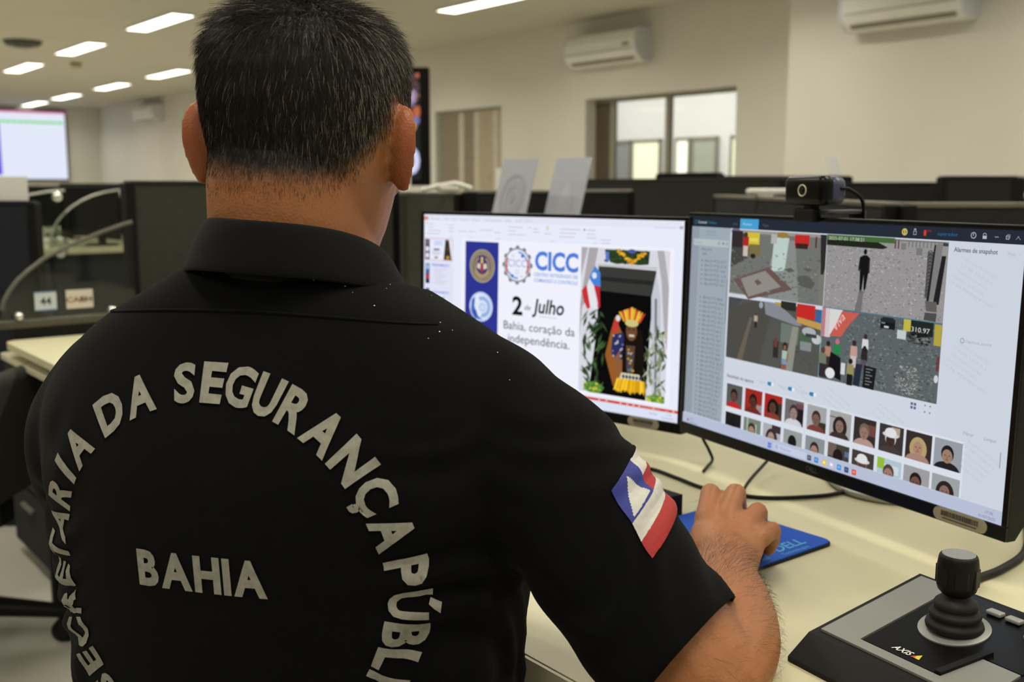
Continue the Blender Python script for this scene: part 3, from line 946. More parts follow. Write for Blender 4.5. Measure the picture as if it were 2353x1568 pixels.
for (x, y, wd) in ((40, 58, 52), (40, 78, 40), (40, 98, 110), (20, 118, 120), (185, 56, 12), (215, 60, 46), (215, 80, 52), (215, 100, 46), (300, 96, 70), (385, 96, 60), (480, 84, 110), (600, 96, 50),
                   (710, 60, 110), (710, 82, 60), (710, 104, 130), (860, 60, 26), (900, 66, 40), (900, 84, 50), (985, 92, 50), (1095, 62, 150), (1095, 84, 120), (1095, 106, 110), (1290, 62, 60), (1290, 84, 54), (1290, 106, 66), (1385, 114, 70), (1390, 132, 60)):
    c.rect(x, y, x + wd, y + 6, LG, 3)
c.ell(1272, 64, 6, 6, (110, 110, 120), 3, 10); c.ell(1008, 62, 10, 14, (222, 214, 170), 3, 12); c.ell(25, 56, 8, 9, (214, 208, 160), 3, 10)
for x, wd in ((230, 20), (400, 22), (610, 40), (1030, 30), (1330, 30)):
    c.rect(x, 134, x + wd, 139, LG, 3)
# slide list
c.rect(0, 142, 262, 1000, (224, 228, 246), 2)
c.rect(4, 152, 252, 292, (226, 176, 178), 3); c.rect(8, 156, 248, 288, WHT, 4)
c.rect(12, 158, 52, 287, (66, 62, 110), 5); c.ell(32, 178, 14, 16, (120, 112, 110), 6, 12); c.ell(32, 220, 15, 17, (226, 232, 250), 6, 14); c.ell(32, 262, 15, 17, (232, 228, 244), 6, 14)
c.text('CICC', 90, 192, 34, (150, 178, 232), 5, bold=.03); c.rect(88, 216, 140, 228, (110, 108, 120), 5); c.rect(74, 238, 150, 243, (180, 178, 190), 5); c.rect(80, 250, 140, 255, (180, 178, 190), 5); c.rect(96, 268, 126, 278, (100, 96, 80), 5)
c.poly([(190, 158), (222, 158), (234, 226), (246, 286), (176, 286), (184, 220)], (52, 50, 38), 5); c.ell(210, 166, 14, 9, (70, 80, 40), 6, 10); c.ell(214, 270, 16, 12, (186, 140, 50), 6, 10); c.ell(212, 216, 10, 16, (90, 62, 44), 6, 10)
c.rect(15, 314, 51, 442, (60, 60, 84), 3); c.ell(33, 336, 16, 20, (150, 190, 232), 4, 12); c.ell(33, 366, 14, 14, (60, 110, 180), 4, 12); c.ell(36, 396, 14, 18, (196, 60, 70), 4, 12); c.ell(32, 432, 16, 6, (20, 20, 24), 4, 12)
c.text('TREINAMENTO', 68, 328, 20, (96, 120, 220), 3, width=158, bold=.02)
for k in range(11):
    c.rect(88 + (k % 3) * 6, 340 + k * 10, 210 - (k % 4) * 18, 343 + k * 10, (196, 198, 210), 3)
c.rect(15, 474, 51, 596, (72, 70, 92), 3); c.ell(33, 540, 14, 16, (226, 230, 248), 4, 12); c.ell(33, 576, 14, 16, (226, 230, 248), 4, 12)
c.text('RECONHECIMENTO', 66, 502, 20, (110, 130, 222), 3, width=160, bold=.02); c.rect(112, 526, 184, 540, (96, 104, 110), 3)
for k in range(3):
    c.rect(15, 636 + k * 160, 250, 770 + k * 160, (214, 218, 238), 3)
# the slide
c.rect(330, 146, 1860, 1000, (240, 241, 252), 2)
BL = (46, 54, 146)
c.rect(364, 159, 636, 990, BL, 3)
TAN = (170, 158, 122)
c.ring(505, 308, 0, 102, (92, 84, 74), 4); c.ring(505, 308, 92, 103, TAN, 5); c.ring(505, 308, 70, 76, (186, 150, 130), 5); c.ell(505, 308, 68, 70, (70, 60, 110), 5)
for k in range(40):
    a = k * 9
    c.poly([(505 + 80 * math.cos(math.radians(a)), 308 + 80 * math.sin(math.radians(a))), (505 + 88 * math.cos(math.radians(a + 1)), 308 + 88 * math.sin(math.radians(a + 1))), (505 + 88 * math.cos(math.radians(a + 5)), 308 + 88 * math.sin(math.radians(a + 5))), (505 + 80 * math.cos(math.radians(a + 5)), 308 + 80 * math.sin(math.radians(a + 5)))], (196, 188, 150), 6)
c.ring(505, 312, 48, 64, (176, 160, 110), 6, 200, 340)
c.ring(505, 308, 50, 60, (176, 160, 110), 6, 120, 240); c.ring(505, 308, 50, 60, (176, 160, 110), 6, -60, 60)
c.poly([(505, 300), (470, 290), (462, 318), (492, 330)], (214, 210, 200), 7); c.poly([(505, 300), (540, 290), (548, 318), (518, 330)], (214, 210, 200), 7)
c.poly([(494, 288), (516, 288), (520, 330), (505, 352), (490, 330)], (170, 60, 80), 8); c.ell(505, 262, 9, 11, (214, 206, 130), 8, 10); c.ell(505, 282, 12, 10, (206, 186, 130), 9, 10)
c.ell(499, 560, 96, 92, (200, 216, 244), 4, 36); c.ell(499, 560, 82, 78, (226, 234, 250), 5, 36)
c.ring(512, 560, 40, 66, (150, 180, 226), 6, -100, 120); c.ell(512, 562, 34, 34, (206, 220, 246), 7); c.ring(512, 562, 18, 24, (170, 190, 232), 8)
c.poly([(424, 520), (452, 500), (446, 560), (462, 590), (480, 620), (520, 640), (450, 636), (418, 590)], (70, 110, 190), 8); c.ell(452, 600, 16, 20, (56, 84, 170), 9, 12)
c.ell(499, 800, 96, 92, (226, 232, 248), 4, 36)
GX, GY = 785, 288
for k in range(12):
    a = math.radians(k * 30 + 15 * 0)
    ux, uy = math.cos(a), math.sin(a)
    c.poly([(GX + ux * 98 - uy * 15, GY + uy * 98 + ux * 15), (GX + ux * 116 - uy * 11, GY + uy * 116 + ux * 11), (GX + ux * 116 + uy * 11, GY + uy * 116 - ux * 11), (GX + ux * 98 + uy * 15, GY + uy * 98 - ux * 15)], (112, 114, 122), 3)
c.ring(GX, GY, 92, 104, (150, 152, 160), 4); c.ell(GX, GY, 93, 93, (236, 238, 250), 4, 40)
c.ring(GX, GY, 78, 90, (196, 60, 66), 5, 150, 215); c.ring(GX, GY, 78, 90, (196, 60, 66), 5, -35, 25); c.ring(GX, GY, 72, 84, (110, 160, 232), 5, 25, 85); c.ring(GX, GY, 72, 84, (110, 160, 232), 5, 215, 275)
c.ell(GX - 82, GY + 8, 9, 9, (196, 60, 66), 6, 10); c.ell(GX + 84, GY + 8, 9, 9, (196, 60, 66), 6, 10); c.ell(GX + 40, GY - 55, 10, 10, (60, 80, 170), 6, 12); c.ell(GX - 36, GY + 66, 10, 10, (60, 80, 170), 6, 12); c.ell(GX - 34, GY - 54, 8, 8, (214, 206, 200), 6, 10); c.ell(GX + 34, GY + 66, 8, 8, (206, 206, 200), 6, 10)
c.text('CICC', GX, GY + 10, 62, (140, 160, 220), 6, align=.5); c.ring(GX, GY + 40, 10, 16, (206, 210, 232), 6)
c.text('CICC', 920, 305, 148, (78, 126, 216), 4, width=316, bold=.035)
c.text('CENTRO INTEGRADO DE', 914, 346, 30, (112, 150, 220), 4, width=320, bold=.012); c.text('COMANDO E CONTROLE', 914, 380, 30, (112, 150, 220), 4, width=320, bold=.012)
c.text('2', 751, 584, 152, (22, 22, 26), 4, width=80, bold=.03)
c.text('de', 846, 552, 46, (60, 60, 66), 4, width=48, shear=.3)
c.text('Julho', 906, 562, 118, (22, 22, 26), 4, width=236, bold=.02, shear=.18); c.rect(960, 582, 1090, 585, (170, 170, 180), 4)
c.text('Bahia, coração da', 686, 678, 72, (44, 48, 62), 4, width=536)
c.text('independência.', 722, 756, 72, (44, 48, 62), 4, width=464)
# doorway photograph
PX0, PY0, PX1, PY1 = 1256, 161, 1837, 985
c.rect(PX0, PY0, PX1, PY1, (216, 216, 226), 3)
c.poly([(1256, 161), (1300, 161), (1256, 330)], (176, 172, 176), 4); c.poly([(1310, 161), (1372, 161), (1320, 430), (1270, 500), (1256, 700), (1256, 480)], (172, 166, 168), 4)
c.poly([(1756, 161), (1800, 161), (1837, 360), (1837, 700), (1812, 560), (1790, 330)], (176, 172, 178), 4)
c.poly([(1377, 262), (1756, 270), (1730, 560), (1712, 985), (1330, 985), (1378, 600)], (12, 12, 12), 5)
c.poly([(1377, 262), (1756, 270), (1735, 410), (1393, 400)], (58, 58, 56), 6); c.rect(1372, 250, 1760, 264, (196, 196, 200), 6); c.poly([(1390, 320), (1740, 326), (1734, 350), (1392, 344)], (40, 40, 40), 7)
c.poly([(1730, 414), (1756, 280), (1788, 420), (1812, 985), (1756, 985), (1738, 700)], (196, 198, 208), 6); c.poly([(1752, 420), (1766, 420), (1784, 985), (1770, 985)], (120, 122, 128), 7)
rr = random.Random(11)
c.poly([(1420, 168), (1712, 168), (1706, 240), (1640, 246), (1580, 238), (1500, 246), (1455, 238)], (44, 66, 38), 6)
for k in range(90):
    x, y = rr.uniform(1425, 1700), rr.uniform(170, 240)
    c.ell(x, y, rr.uniform(5, 12), rr.uniform(4, 9), rr.choice([(36, 60, 34), (52, 76, 42), (30, 48, 30)]), 7, 6)
for k in range(46):
    q = rr.uniform(-1, 1)
    x, y = 1598 + 90 * q, 235 - 62 * abs(q) + rr.uniform(-10, 8)
    c.ell(x, y, rr.uniform(7, 13), rr.uniform(6, 10), rr.choice([(222, 168, 40), (236, 186, 56), (200, 140, 34)]), 8, 7)
c.ell(1598, 172, 26, 12, (80, 90, 170), 9, 12); c.poly([(1424, 180), (1448, 180), (1448, 236), (1424, 226)], (90, 120, 190), 8)
# flag of three colours at the door
c.poly([(1354, 262), (1392, 300), (1396, 380), (1330, 370), (1318, 330)], (72, 132, 214), 8); c.ell(1352, 318, 16, 18, (226, 232, 244), 9, 12)
c.poly([(1318, 336), (1348, 372), (1384, 505), (1330, 505), (1290, 420)], (228, 228, 234), 9)
c.poly([(1266, 408), (1300, 372), (1330, 500), (1310, 512), (1285, 470)], (200, 52, 56), 10); c.poly([(1350, 372), (1392, 376), (1398, 492), (1388, 500), (1372, 440)], (192, 44, 52), 10)
for k in range(120):                                    # fern leaves on both sides
    left = k % 2 == 0
    cx, cy = (rr.uniform(1285, 1430), rr.uniform(520, 950)) if left else (rr.uniform(1690, 1830), rr.uniform(590, 940))
    a = rr.uniform(-2.6, -.5)
    l, w_ = rr.uniform(40, 95), rr.uniform(5, 11)
    ux, uy = math.cos(a), math.sin(a)
    q = rr.choice([(40, 62, 34), (58, 84, 46), (28, 42, 26), (80, 108, 60)] if left else [(96, 112, 84), (132, 144, 112), (66, 82, 54), (176, 182, 160)])
    c.poly([(cx - ux * l/2, cy - uy * l/2), (cx - uy * w_, cy + ux * w_), (cx + ux * l/2, cy + uy * l/2), (cx + uy * w_, cy - ux * w_)], q, 8)
# figure with a feather crown and a yellow skirt
c.poly([(1470, 640), (1500, 540), (1560, 640), (1560, 900), (1500, 930), (1440, 760)], (150, 92, 40), 11)
c.poly([(1488, 640), (1560, 620), (1576, 760), (1520, 790), (1480, 740)], (44, 48, 92), 12)
for k in range(14):
    c.ell(rr.uniform(1490, 1560), rr.uniform(640, 770), 6, 6, rr.choice([(120, 130, 190), (196, 190, 210)]), 13, 6)
c.poly([(1480, 610), (1510, 530), (1530, 545), (1520, 620), (1490, 640)], (196, 60, 50), 12); c.ell(1522, 545, 16, 18, (220, 214, 214), 13, 10)
c.poly([(1570, 600), (1680, 600), (1700, 760), (1690, 900), (1560, 900), (1556, 740)], (26, 20, 16), 12)
c.ell(1613, 610, 36, 54, (110, 74, 52), 14, 16); c.rect(1598, 628, 1632, 640, (214, 200, 186), 15); c.ell(1598, 600, 7, 4, (30, 22, 20), 15, 8); c.ell(1628, 600, 7, 4, (30, 22, 20), 15, 8)
for k in range(11):
    q = (k - 5) / 5
    x0 = 1613 + 46 * q
    c.poly([(x0 - 9, 560), (x0 + 9, 560), (x0 + 34 * q + 6, 476 + 30 * abs(q)), (x0 + 34 * q - 8, 480 + 30 * abs(q))], [(226, 178, 48), (206, 70, 50), (236, 196, 70)][k % 3], 13)
c.ell(1613, 566, 44, 20, (206, 196, 130), 14, 16)
c.poly([(1580, 690), (1640, 690), (1630, 850), (1590, 850)], (86, 70, 52), 14)
for k in range(20):
    c.ell(rr.uniform(1585, 1635), rr.uniform(700, 830), 8, 6, rr.choice([(206, 150, 50), (80, 130, 150), (190, 190, 190), (70, 60, 120)]), 15, 7)
c.poly([(1506, 770), (1540, 720), (1550, 840), (1524, 860)], (140, 92, 66), 14)
c.poly([(1554, 846), (1672, 846), (1690, 885), (1540, 885)], (214, 208, 180), 14)
for k in range(6):
    x0 = 1558 + k * 22
    c.poly([(x0, 866), (x0 + 11, 852), (x0 + 22, 866), (x0 + 11, 880)], (60, 66, 90), 15)
for k in range(24):
    x0 = 1520 + k * 7.6
    c.poly([(x0 + 6, 880), (x0 + 14, 880), (x0 + 10 + (k - 12) * 1.2, 952 + rr.uniform(-14, 12)), (x0 - 2 + (k - 12) * 1.2, 948 + rr.uniform(-14, 12))], rr.choice([(238, 186, 30), (250, 206, 60), (214, 158, 24)]), 14)
for x0, x1, y0 in ((1300, 1432, 925), (1728, 1836, 945)):
    c.ell((x0 + x1)/2, y0 + 30, (x1 - x0)/2, 34, (92, 140, 60), 13, 16, clip=(PX0, PY0, PX1, PY1))
    for k in range(22):
        c.ell(rr.uniform(x0, x1), rr.uniform(y0 + 6, y0 + 50), 10, 8, rr.choice([(130, 170, 70), (206, 196, 70), (70, 120, 50)]), 14, 7, clip=(PX0, PY0, PX1, PY1))
# status bars
c.rect(0, 1013, 1920, 1029, (206, 76, 58), 3)
for x in (1400, 1450, 1545, 1590, 1630, 1668, 1760, 1885):
    c.rect(x, 1017, x + 12, 1025, (240, 206, 196), 4)
c.rect(1690, 1020, 1810, 1022, (232, 190, 180), 4); c.text('66%', 1840, 1026, 12, (240, 210, 200), 4)
c.rect(0, 1030, 1920, 1080, (220, 226, 246), 3)
c.text('17:38', 1850, 1050, 15, (150, 150, 170), 4); c.text('01/07/2025', 1825, 1070, 15, (150, 150, 170), 4); c.rect(1740, 1046, 1790, 1056, (200, 202, 220), 4)
put(c.build('display', MEM, t), zc, -.0002)
asset_tag(t, put, .205, .055)

# ---------------------------------------------------------------- right monitor: camera feeds
t, put, zc = monitor((.369, 1.240, DZ), math.radians(-62.8), .206, 'wide monitor turned to the man showing four street camera feeds and rows of face thumbnails', .30)
MON_R = t
c = Canvas(1920, 1080, AW, AH); c.gap = .00012
c.rect(0, 0, 1920, 1080, (206, 213, 224), 1)
c.rect(0, 0, 1920, 50, (38, 44, 56), 2)
c.ring(29, 27, 7, 10, (44, 120, 140), 3); c.text('Central', 46, 33, 18, (178, 188, 194), 3, width=70, bold=.02); c.text('Vídeo', 124, 33, 18, (40, 110, 130), 3, width=70, bold=.02)
c.text('Início', 320, 33, 17, (90, 100, 116), 3); c.rect(374, 1, 506, 49, (70, 158, 206), 3); c.text('Monitor', 396, 33, 20, (168, 214, 236), 4); c.text('Mapas', 535, 33, 17, (84, 92, 110), 3)
c.ring(1374, 25, 8, 14, (206, 186, 100), 3); c.rect(1371, 18, 1378, 32, (206, 186, 100), 4)
c.ring(1425, 27, 8, 11, (170, 174, 186), 3, n=4, a0=45, a1=405); c.rect(1420, 10, 1430, 16, (170, 174, 186), 3); c.rect(1468, 14, 1480, 36, (206, 60, 52), 3); c.text('999', 1484, 22, 14, (150, 40, 44), 3)
c.text('operador', 1534, 32, 20, (46, 104, 150), 3, width=94)
c.ring(1696, 25, 9, 12, (176, 182, 196), 3); c.rect(1694, 18, 1697, 27, (176, 182, 196), 4); c.rect(1736, 24, 1753, 36, (176, 182, 196), 3); c.ring(1744, 22, 6, 8, (176, 182, 196), 3, 0, 180)
c.rect(1787, 26, 1803, 28, (176, 182, 196), 3); c.ring(1840, 27, 7, 10, (176, 182, 196), 3, 45, 405, 4); c.ring(1844, 22, 7, 9, (150, 156, 170), 3, 45, 405, 4)
for a in (45, -45):
    c.text('—', 1883, 30, 18, (176, 186, 200), 3, align=.5, ang=a)
# side list: grey blue, painted greyer for the panel's dimming at an angle
c.rect(0, 50, 305, 1026, (156, 168, 178), 2); c.rect(0, 50, 60, 1026, (146, 155, 166), 3)
c.text('Recursos', 120, 76, 18, (96, 150, 166), 4, width=74); c.rect(110, 86, 205, 89, (104, 158, 176), 4)
c.rect(18, 112, 296, 146, (178, 190, 192), 4); c.text('Pesquisar', 30, 135, 16, (140, 150, 156), 5); c.ring(222, 128, 5, 8, (120, 130, 140), 5); c.rect(248, 122, 262, 134, (120, 130, 140), 5); c.ring(282, 128, 5, 8, (120, 130, 140), 5)
c.text('Área única', 86, 168, 19, (92, 98, 108), 4); c.text('Sede', 92, 192, 19, (92, 98, 108), 4)
rr = random.Random(21)
y = 220
k = 0
while y < 1022:
    if k not in (6, 7):
        c.text('BA-%02d PTZ %02d.%d' % (rr.randint(10, 99), rr.randint(10, 99), rr.randint(1, 9)), 118, y + 8, 20, (104, 110, 122), 4, width=164 + rr.uniform(-14, 6)); c.ell(94, y + 2, 5, 5, (112, 120, 130), 4, 8)
    y += 23.4; k += 1
c.rect(297, 300, 302, 520, (120, 126, 136), 4)
# feed frame
FX0, FX1, FY0, FY1 = 317, 1590, 55, 688
def spk(n, x0, y0, x1, y1, cols, L, s0=3, s1=9, k=.5):
    for i in range(n):
        x, y = rr.uniform(x0, x1 - s1), rr.uniform(y0, y1 - s1 * k)
        s_ = rr.uniform(s0, s1)
        c.rect(x, y, x + s_, y + s_ * k, rr.choice(cols), L)
# feed 1: wet plaza
c.rect(317, 55, 930, 368, (112, 114, 110), 3); c.poly([(317, 55), (480, 55), (470, 160), (420, 200), (317, 240)], (70, 70, 66), 4)
c.poly([(640, 90), (760, 90), (800, 368), (600, 368), (600, 200)], (134, 138, 134), 4); c.poly([(620, 80), (720, 80), (700, 230), (610, 240)], (186, 202, 198), 5)
c.rect(317, 55, 930, 70, (150, 148, 140), 4)
spk(240, 320, 150, 925, 360, [(120, 122, 118), (100, 102, 98), (136, 138, 134), (90, 92, 88)], 6, 5, 16)
c.poly([(345, 298), (594, 220), (760, 313), (462, 386)], (104, 84, 80), 7); c.poly([(400, 290), (572, 240), (684, 306), (462, 374)], (142, 138, 132), 8); c.poly([(500, 294), (524, 284), (554, 300), (524, 314)], (104, 84, 80), 9)
c.poly([(780, 250), (850, 240), (900, 270), (880, 300), (800, 290)], (88, 88, 84), 7); c.poly([(700, 224), (740, 214), (770, 228), (730, 236)], (92, 92, 88), 7); c.poly([(820, 212), (850, 204), (880, 214), (850, 226)], (92, 92, 88), 7)
c.rect(433, 64, 520, 130, (206, 186, 60), 7); c.rect(440, 90, 510, 108, (226, 206, 90), 8); c.rect(404, 86, 446, 150, (170, 44, 40), 8); c.rect(408, 130, 442, 180, (196, 186, 176), 8); c.rect(450, 120, 530, 175, (120, 110, 70), 7); c.ell(424, 78, 14, 14, (70, 50, 40), 9, 10)
c.rect(320, 60, 400, 140, (50, 44, 44), 6); c.ell(480, 176, 20, 12, (40, 38, 36), 8, 10); c.ell(348, 62, 36, 14, (110, 104, 130), 7, 12)
c.rect(757, 62, 850, 112, (190, 44, 40), 7); c.rect(764, 100, 842, 124, (60, 36, 34), 8); c.ell(676, 68, 40, 14, (150, 120, 60), 7, 12); c.rect(600, 66, 640, 110, (176, 176, 170), 7); c.rect(886, 66, 896, 116, (90, 50, 44), 7)
c.poly([(917, 55), (955, 55), (955, 200), (946, 230), (930, 230)], (44, 44, 42), 8); c.poly([(916, 180), (955, 180), (955, 368), (928, 368)], (120, 118, 110), 7)
c.text('2025-07-01 17:38:21', 330, 380, 24, (196, 196, 190), 9, width=100)
# feed 2: man on cobbles
c.rect(956, 55, 1590, 372, (148, 146, 146), 3)
spk(900, 958, 100, 1586, 370, [(120, 118, 118), (170, 168, 168), (186, 184, 186), (104, 102, 104), (150, 146, 148)], 5, 4, 9)
c.rect(956, 52, 1330, 74, (70, 104, 56), 6); c.poly([(956, 72), (1240, 72), (1296, 92), (1270, 100), (956, 98)], (34, 38, 30), 7); c.text('2025-07-01 17:38:21', 966, 74, 21, (196, 206, 190), 8, width=200)
for x in (1330, 1346):
    c.rect(x, 56, x + 7, 94, (96, 60, 54), 7)
c.rect(1364, 70, 1388, 96, (120, 122, 112), 7); c.rect(1440, 86, 1470, 114, (120, 122, 112), 7)
for k in range(9):
    c.rect(1400 + k * 18, 60, 1403 + k * 18, 84, (80, 80, 84), 7)
c.rect(1330, 58, 1580, 62, (110, 110, 112), 8)
c.poly([(1496, 98), (1524, 98), (1514, 280), (1496, 280)], (92, 90, 90), 7)
for k in range(13):
    c.ring(1510, 104 + k * 14, 10, 13, (52, 52, 54), 8, 0, 180, 10)
c.poly([(1528, 68), (1566, 64), (1542, 284), (1508, 290)], (126, 124, 122), 8); c.poly([(1526, 70), (1534, 70), (1518, 290), (1506, 290)], (40, 40, 42), 9); c.poly([(1564, 110), (1584, 110), (1566, 300), (1538, 300)], (34, 34, 36), 9)
c.poly([(1500, 290), (1556, 290), (1560, 330), (1510, 330)], (96, 94, 92), 9); c.poly([(1504, 336), (1560, 334), (1558, 368), (1500, 366)], (76, 76, 74), 9); c.rect(1566, 60, 1590, 72, (60, 60, 60), 9)
c.poly([(1160, 282), (1184, 282), (1176, 372), (1138, 372)], (112, 110, 112), 9)
BK = (22, 22, 24)
c.ell(1180, 116, 9, 12, BK, 10, 14); c.poly([(1152, 140), (1172, 130), (1190, 130), (1208, 142), (1204, 198), (1156, 198)], BK, 10); c.poly([(1152, 142), (1160, 150), (1154, 200), (1146, 196)], BK, 11); c.poly([(1208, 144), (1202, 152), (1202, 206), (1210, 204)], (60, 46, 40), 11)
c.poly([(1156, 196), (1180, 196), (1172, 282), (1160, 282)], BK, 10); c.poly([(1178, 196), (1204, 196), (1192, 278), (1182, 278)], BK, 10); c.rect(1160, 278, 1172, 288, (90, 88, 88), 11); c.rect(1182, 274, 1194, 284, (120, 118, 116), 11)
# feed 3: market street
c.rect(317, 386, 955, 688, (84, 84, 80), 3); c.poly([(317, 386), (420, 386), (330, 470), (317, 480)], (72, 76, 80), 4); c.poly([(317, 440), (520, 386), (640, 386), (560, 688), (317, 688)], (78, 76, 70), 4); c.poly([(480, 470), (500, 470), (440, 688), (400, 688)], (104, 96, 84), 5)
c.rect(690, 370, 790, 410, (44, 44, 40), 5); c.rect(650, 380, 710, 410, (170, 150, 60), 4); c.rect(796, 372, 912, 436, (196, 44, 42), 6); c.text('OFERTA', 806, 396, 22, (236, 210, 206), 7, width=94); c.text('HOJE', 812, 424, 24, (214, 190, 190), 7, width=84); c.rect(914, 388, 956, 450, (60, 100, 150), 6); c.poly([(800, 432), (955, 446), (955, 476), (800, 458)], (190, 150, 80), 6)
c.poly([(576, 384), (640, 384), (720, 410), (838, 470), (800, 474), (640, 452), (590, 444)], (134, 136, 144), 7)
c.poly([(700, 470), (820, 478), (812, 560), (700, 560)], (110, 118, 112), 6); c.poly([(776, 480), (812, 480), (790, 688), (734, 688)], (140, 142, 132), 8)
c.rect(820, 500, 910, 560, (76, 96, 76), 7); c.rect(830, 540, 900, 580, (130, 138, 138), 8); c.ell(880, 492, 44, 20, (170, 174, 176), 7, 14); c.ell(930, 520, 30, 22, (190, 194, 196), 8, 14); c.rect(860, 500, 930, 516, (60, 64, 66), 8)
spk(60, 690, 560, 950, 688, [(90, 90, 84), (76, 76, 72)], 6, 6, 18)
c.ell(523, 452, 8, 8, (80, 60, 50), 7, 8); c.rect(512, 458, 536, 488, (176, 160, 140), 7); c.rect(516, 486, 534, 516, (44, 42, 42), 7); c.ell(556, 404, 14, 16, (150, 160, 176), 7, 10)
c.ell(734, 580, 16, 22, (46, 34, 30), 9, 12); c.ell(734, 584, 9, 12, (140, 96, 74), 10, 12); c.rect(718, 598, 750, 640, (166, 190, 176), 10); c.poly([(716, 636), (754, 636), (750, 664), (718, 664)], (120, 146, 176), 10); c.rect(718, 662, 732, 688, (150, 90, 70), 10); c.rect(738, 662, 750, 688, (150, 90, 70), 10); c.poly([(752, 600), (762, 610), (756, 650), (746, 646)], (150, 104, 80), 11)
c.rect(655, 560, 690, 640, (50, 44, 44), 7); c.rect(660, 548, 682, 590, (110, 60, 60), 8)
# feed 4: crowd and car on cobbles
c.rect(956, 372, 1590, 688, (92, 100, 102), 3)
spk(700, 1100, 380, 1586, 684, [(78, 88, 90), (110, 118, 118), (64, 74, 78), (128, 134, 130), (96, 104, 104)], 5, 5, 13)
spk(140, 1380, 560, 1500, 680, [(170, 168, 160), (140, 140, 136)], 6, 4, 10)
c.rect(956, 372, 1010, 500, (190, 120, 130), 7); c.rect(976, 372, 1000, 500, (206, 196, 200), 8); c.poly([(1000, 372), (1075, 372), (1030, 480), (1000, 500)], (214, 212, 210), 7)
c.poly([(1071, 378), (1169, 376), (1100, 450), (1074, 489), (1005, 492), (1040, 440)], (196, 92, 80), 9); c.text('Viva', 1046, 466, 52, (236, 196, 190), 10, ang=-52, shear=.3)
c.rect(1285, 383, 1362, 424, (24, 28, 32), 8); c.poly([(1296, 376), (1352, 376), (1362, 396), (1285, 396)], (36, 42, 46), 9); c.rect(1306, 412, 1330, 420, (196, 200, 200), 9); c.rect(1290, 398, 1310, 404, (120, 126, 130), 9)
c.rect(1404, 372, 1440, 420, (190, 180, 70), 7); c.rect(1440, 372, 1550, 430, (34, 40, 38), 7); c.text('310.97', 1444, 418, 28, (200, 204, 196), 8, width=90); c.rect(1556, 376, 1590, 460, (176, 160, 66), 7)
spk(90, 1420, 420, 1545, 470, [(20, 22, 24), (44, 46, 46), (70, 70, 66), (120, 120, 116)], 9, 6, 18); c.rect(1375, 420, 1420, 456, (190, 200, 202), 8)
def folk(x, y, s_, hair, top, bottom, L):
    c.ell(x, y, 13 * s_, 14 * s_, hair, L, 10); c.poly([(x - 20 * s_, y + 14 * s_), (x + 20 * s_, y + 14 * s_), (x + 24 * s_, y + 66 * s_), (x - 22 * s_, y + 66 * s_)], top, L + 1)
    c.rect(x - 18 * s_, y + 62 * s_, x + 18 * s_, y + 116 * s_, bottom, L + 2)
folk(1056, 512, .9, (196, 110, 130), (40, 130, 74), (70, 90, 80), 9); folk(1003, 528, .9, (50, 38, 34), (170, 130, 110), (60, 50, 50), 10)
folk(1152, 506, .9, (60, 40, 36), (190, 150, 140), (196, 186, 186), 9); folk(1212, 470, .8, (60, 44, 40), (206, 208, 212), (36, 36, 42), 9); folk(1212, 520, .8, (40, 32, 30), (46, 40, 42), (90, 80, 90), 12)
folk(1140, 586, .9, (40, 30, 28), (150, 140, 90), (30, 30, 34), 13); folk(976, 560, 1.0, (90, 60, 50), (110, 120, 100), (50, 44, 50), 12)
c.poly([(1020, 560), (1080, 580), (1090, 680), (1010, 660)], (24, 22, 24), 12); c.ell(1026, 655, 28, 24, (220, 222, 226), 16, 14); c.rect(1086, 600, 1110, 650, (206, 210, 212), 13); c.rect(960, 620, 1010, 680, (60, 44, 36), 13)
c.poly([(1170, 590), (1206, 590), (1196, 688), (1160, 684)], (40, 46, 60), 15); c.poly([(1216, 590), (1284, 594), (1276, 688), (1214, 686)], (30, 30, 32), 15)
for k in range(6):
    c.rect(1228, 602 + k * 13, 1264 - (k % 2) * 12, 606 + k * 13, (120, 122, 122), 16)
c.rect(1576, 500, 1590, 560, (110, 60, 60), 8); c.ell(1580, 590, 10, 16, (206, 206, 210), 8, 10)
c.rect(956, 369, 1590, 373, (70, 120, 140), 10); c.rect(953, 373, 956, 688, (120, 170, 176), 10)
# lists on the far side of the feeds
c.rect(1592, 50, 1920, 1026, (204, 211, 222), 2)
c.text('Alarmes de snapshot', 1615, 90, 25, (74, 80, 92), 3, width=190, bold=.012); c.text('Mais  >', 1848, 92, 18, (176, 176, 214), 3)
def mark(x, y, n, L=3):
    for k in range(n):
        c.text(['operador 01/07/2025', '17:38 10.0.0.1', 'monitoramento'][k % 3], x + (k % 5) * -16, y + k * 22, 16, (190, 198, 206), L, ang=24, width=150)
mark(1668, 120, 6); mark(1672, 440, 6); mark(1740, 800, 5); mark(620, 730, 1); mark(1010, 724, 3); mark(1300, 740, 3); mark(800, 735, 2)
c.ring(1684, 424, 7, 10, (140, 150, 160), 3); c.text('Nenhum alarme', 1702, 431, 19, (168, 176, 186), 3, width=110)
c.text('Resultado da captura', 334, 786, 23, (84, 90, 104), 3, width=196, bold=.01)
for x in (649, 787, 925):
    c.rect(x - 14, 760, x + 18, 778, (176, 206, 222), 3); c.ell(x - 12, 769, 9, 9, (52, 130, 170), 4, 12); c.rect(x - 12, 760, x + 6, 778, (52, 130, 170), 4); c.ell(x + 14, 769, 9, 9, (232, 236, 242), 4, 12); c.text('Rosto', x - 76, 776, 17, (176, 184, 196), 3)
for i in range(2):
    for j in range(2):
        c.rect(1466 + i * 16, 702 + j * 15, 1478 + i * 16, 713 + j * 15, (92, 104, 140), 3); c.rect(1534 + i * 24, 700 + j * 26, 1541 + i * 24, 706 + j * 26, (120, 126, 140), 3)
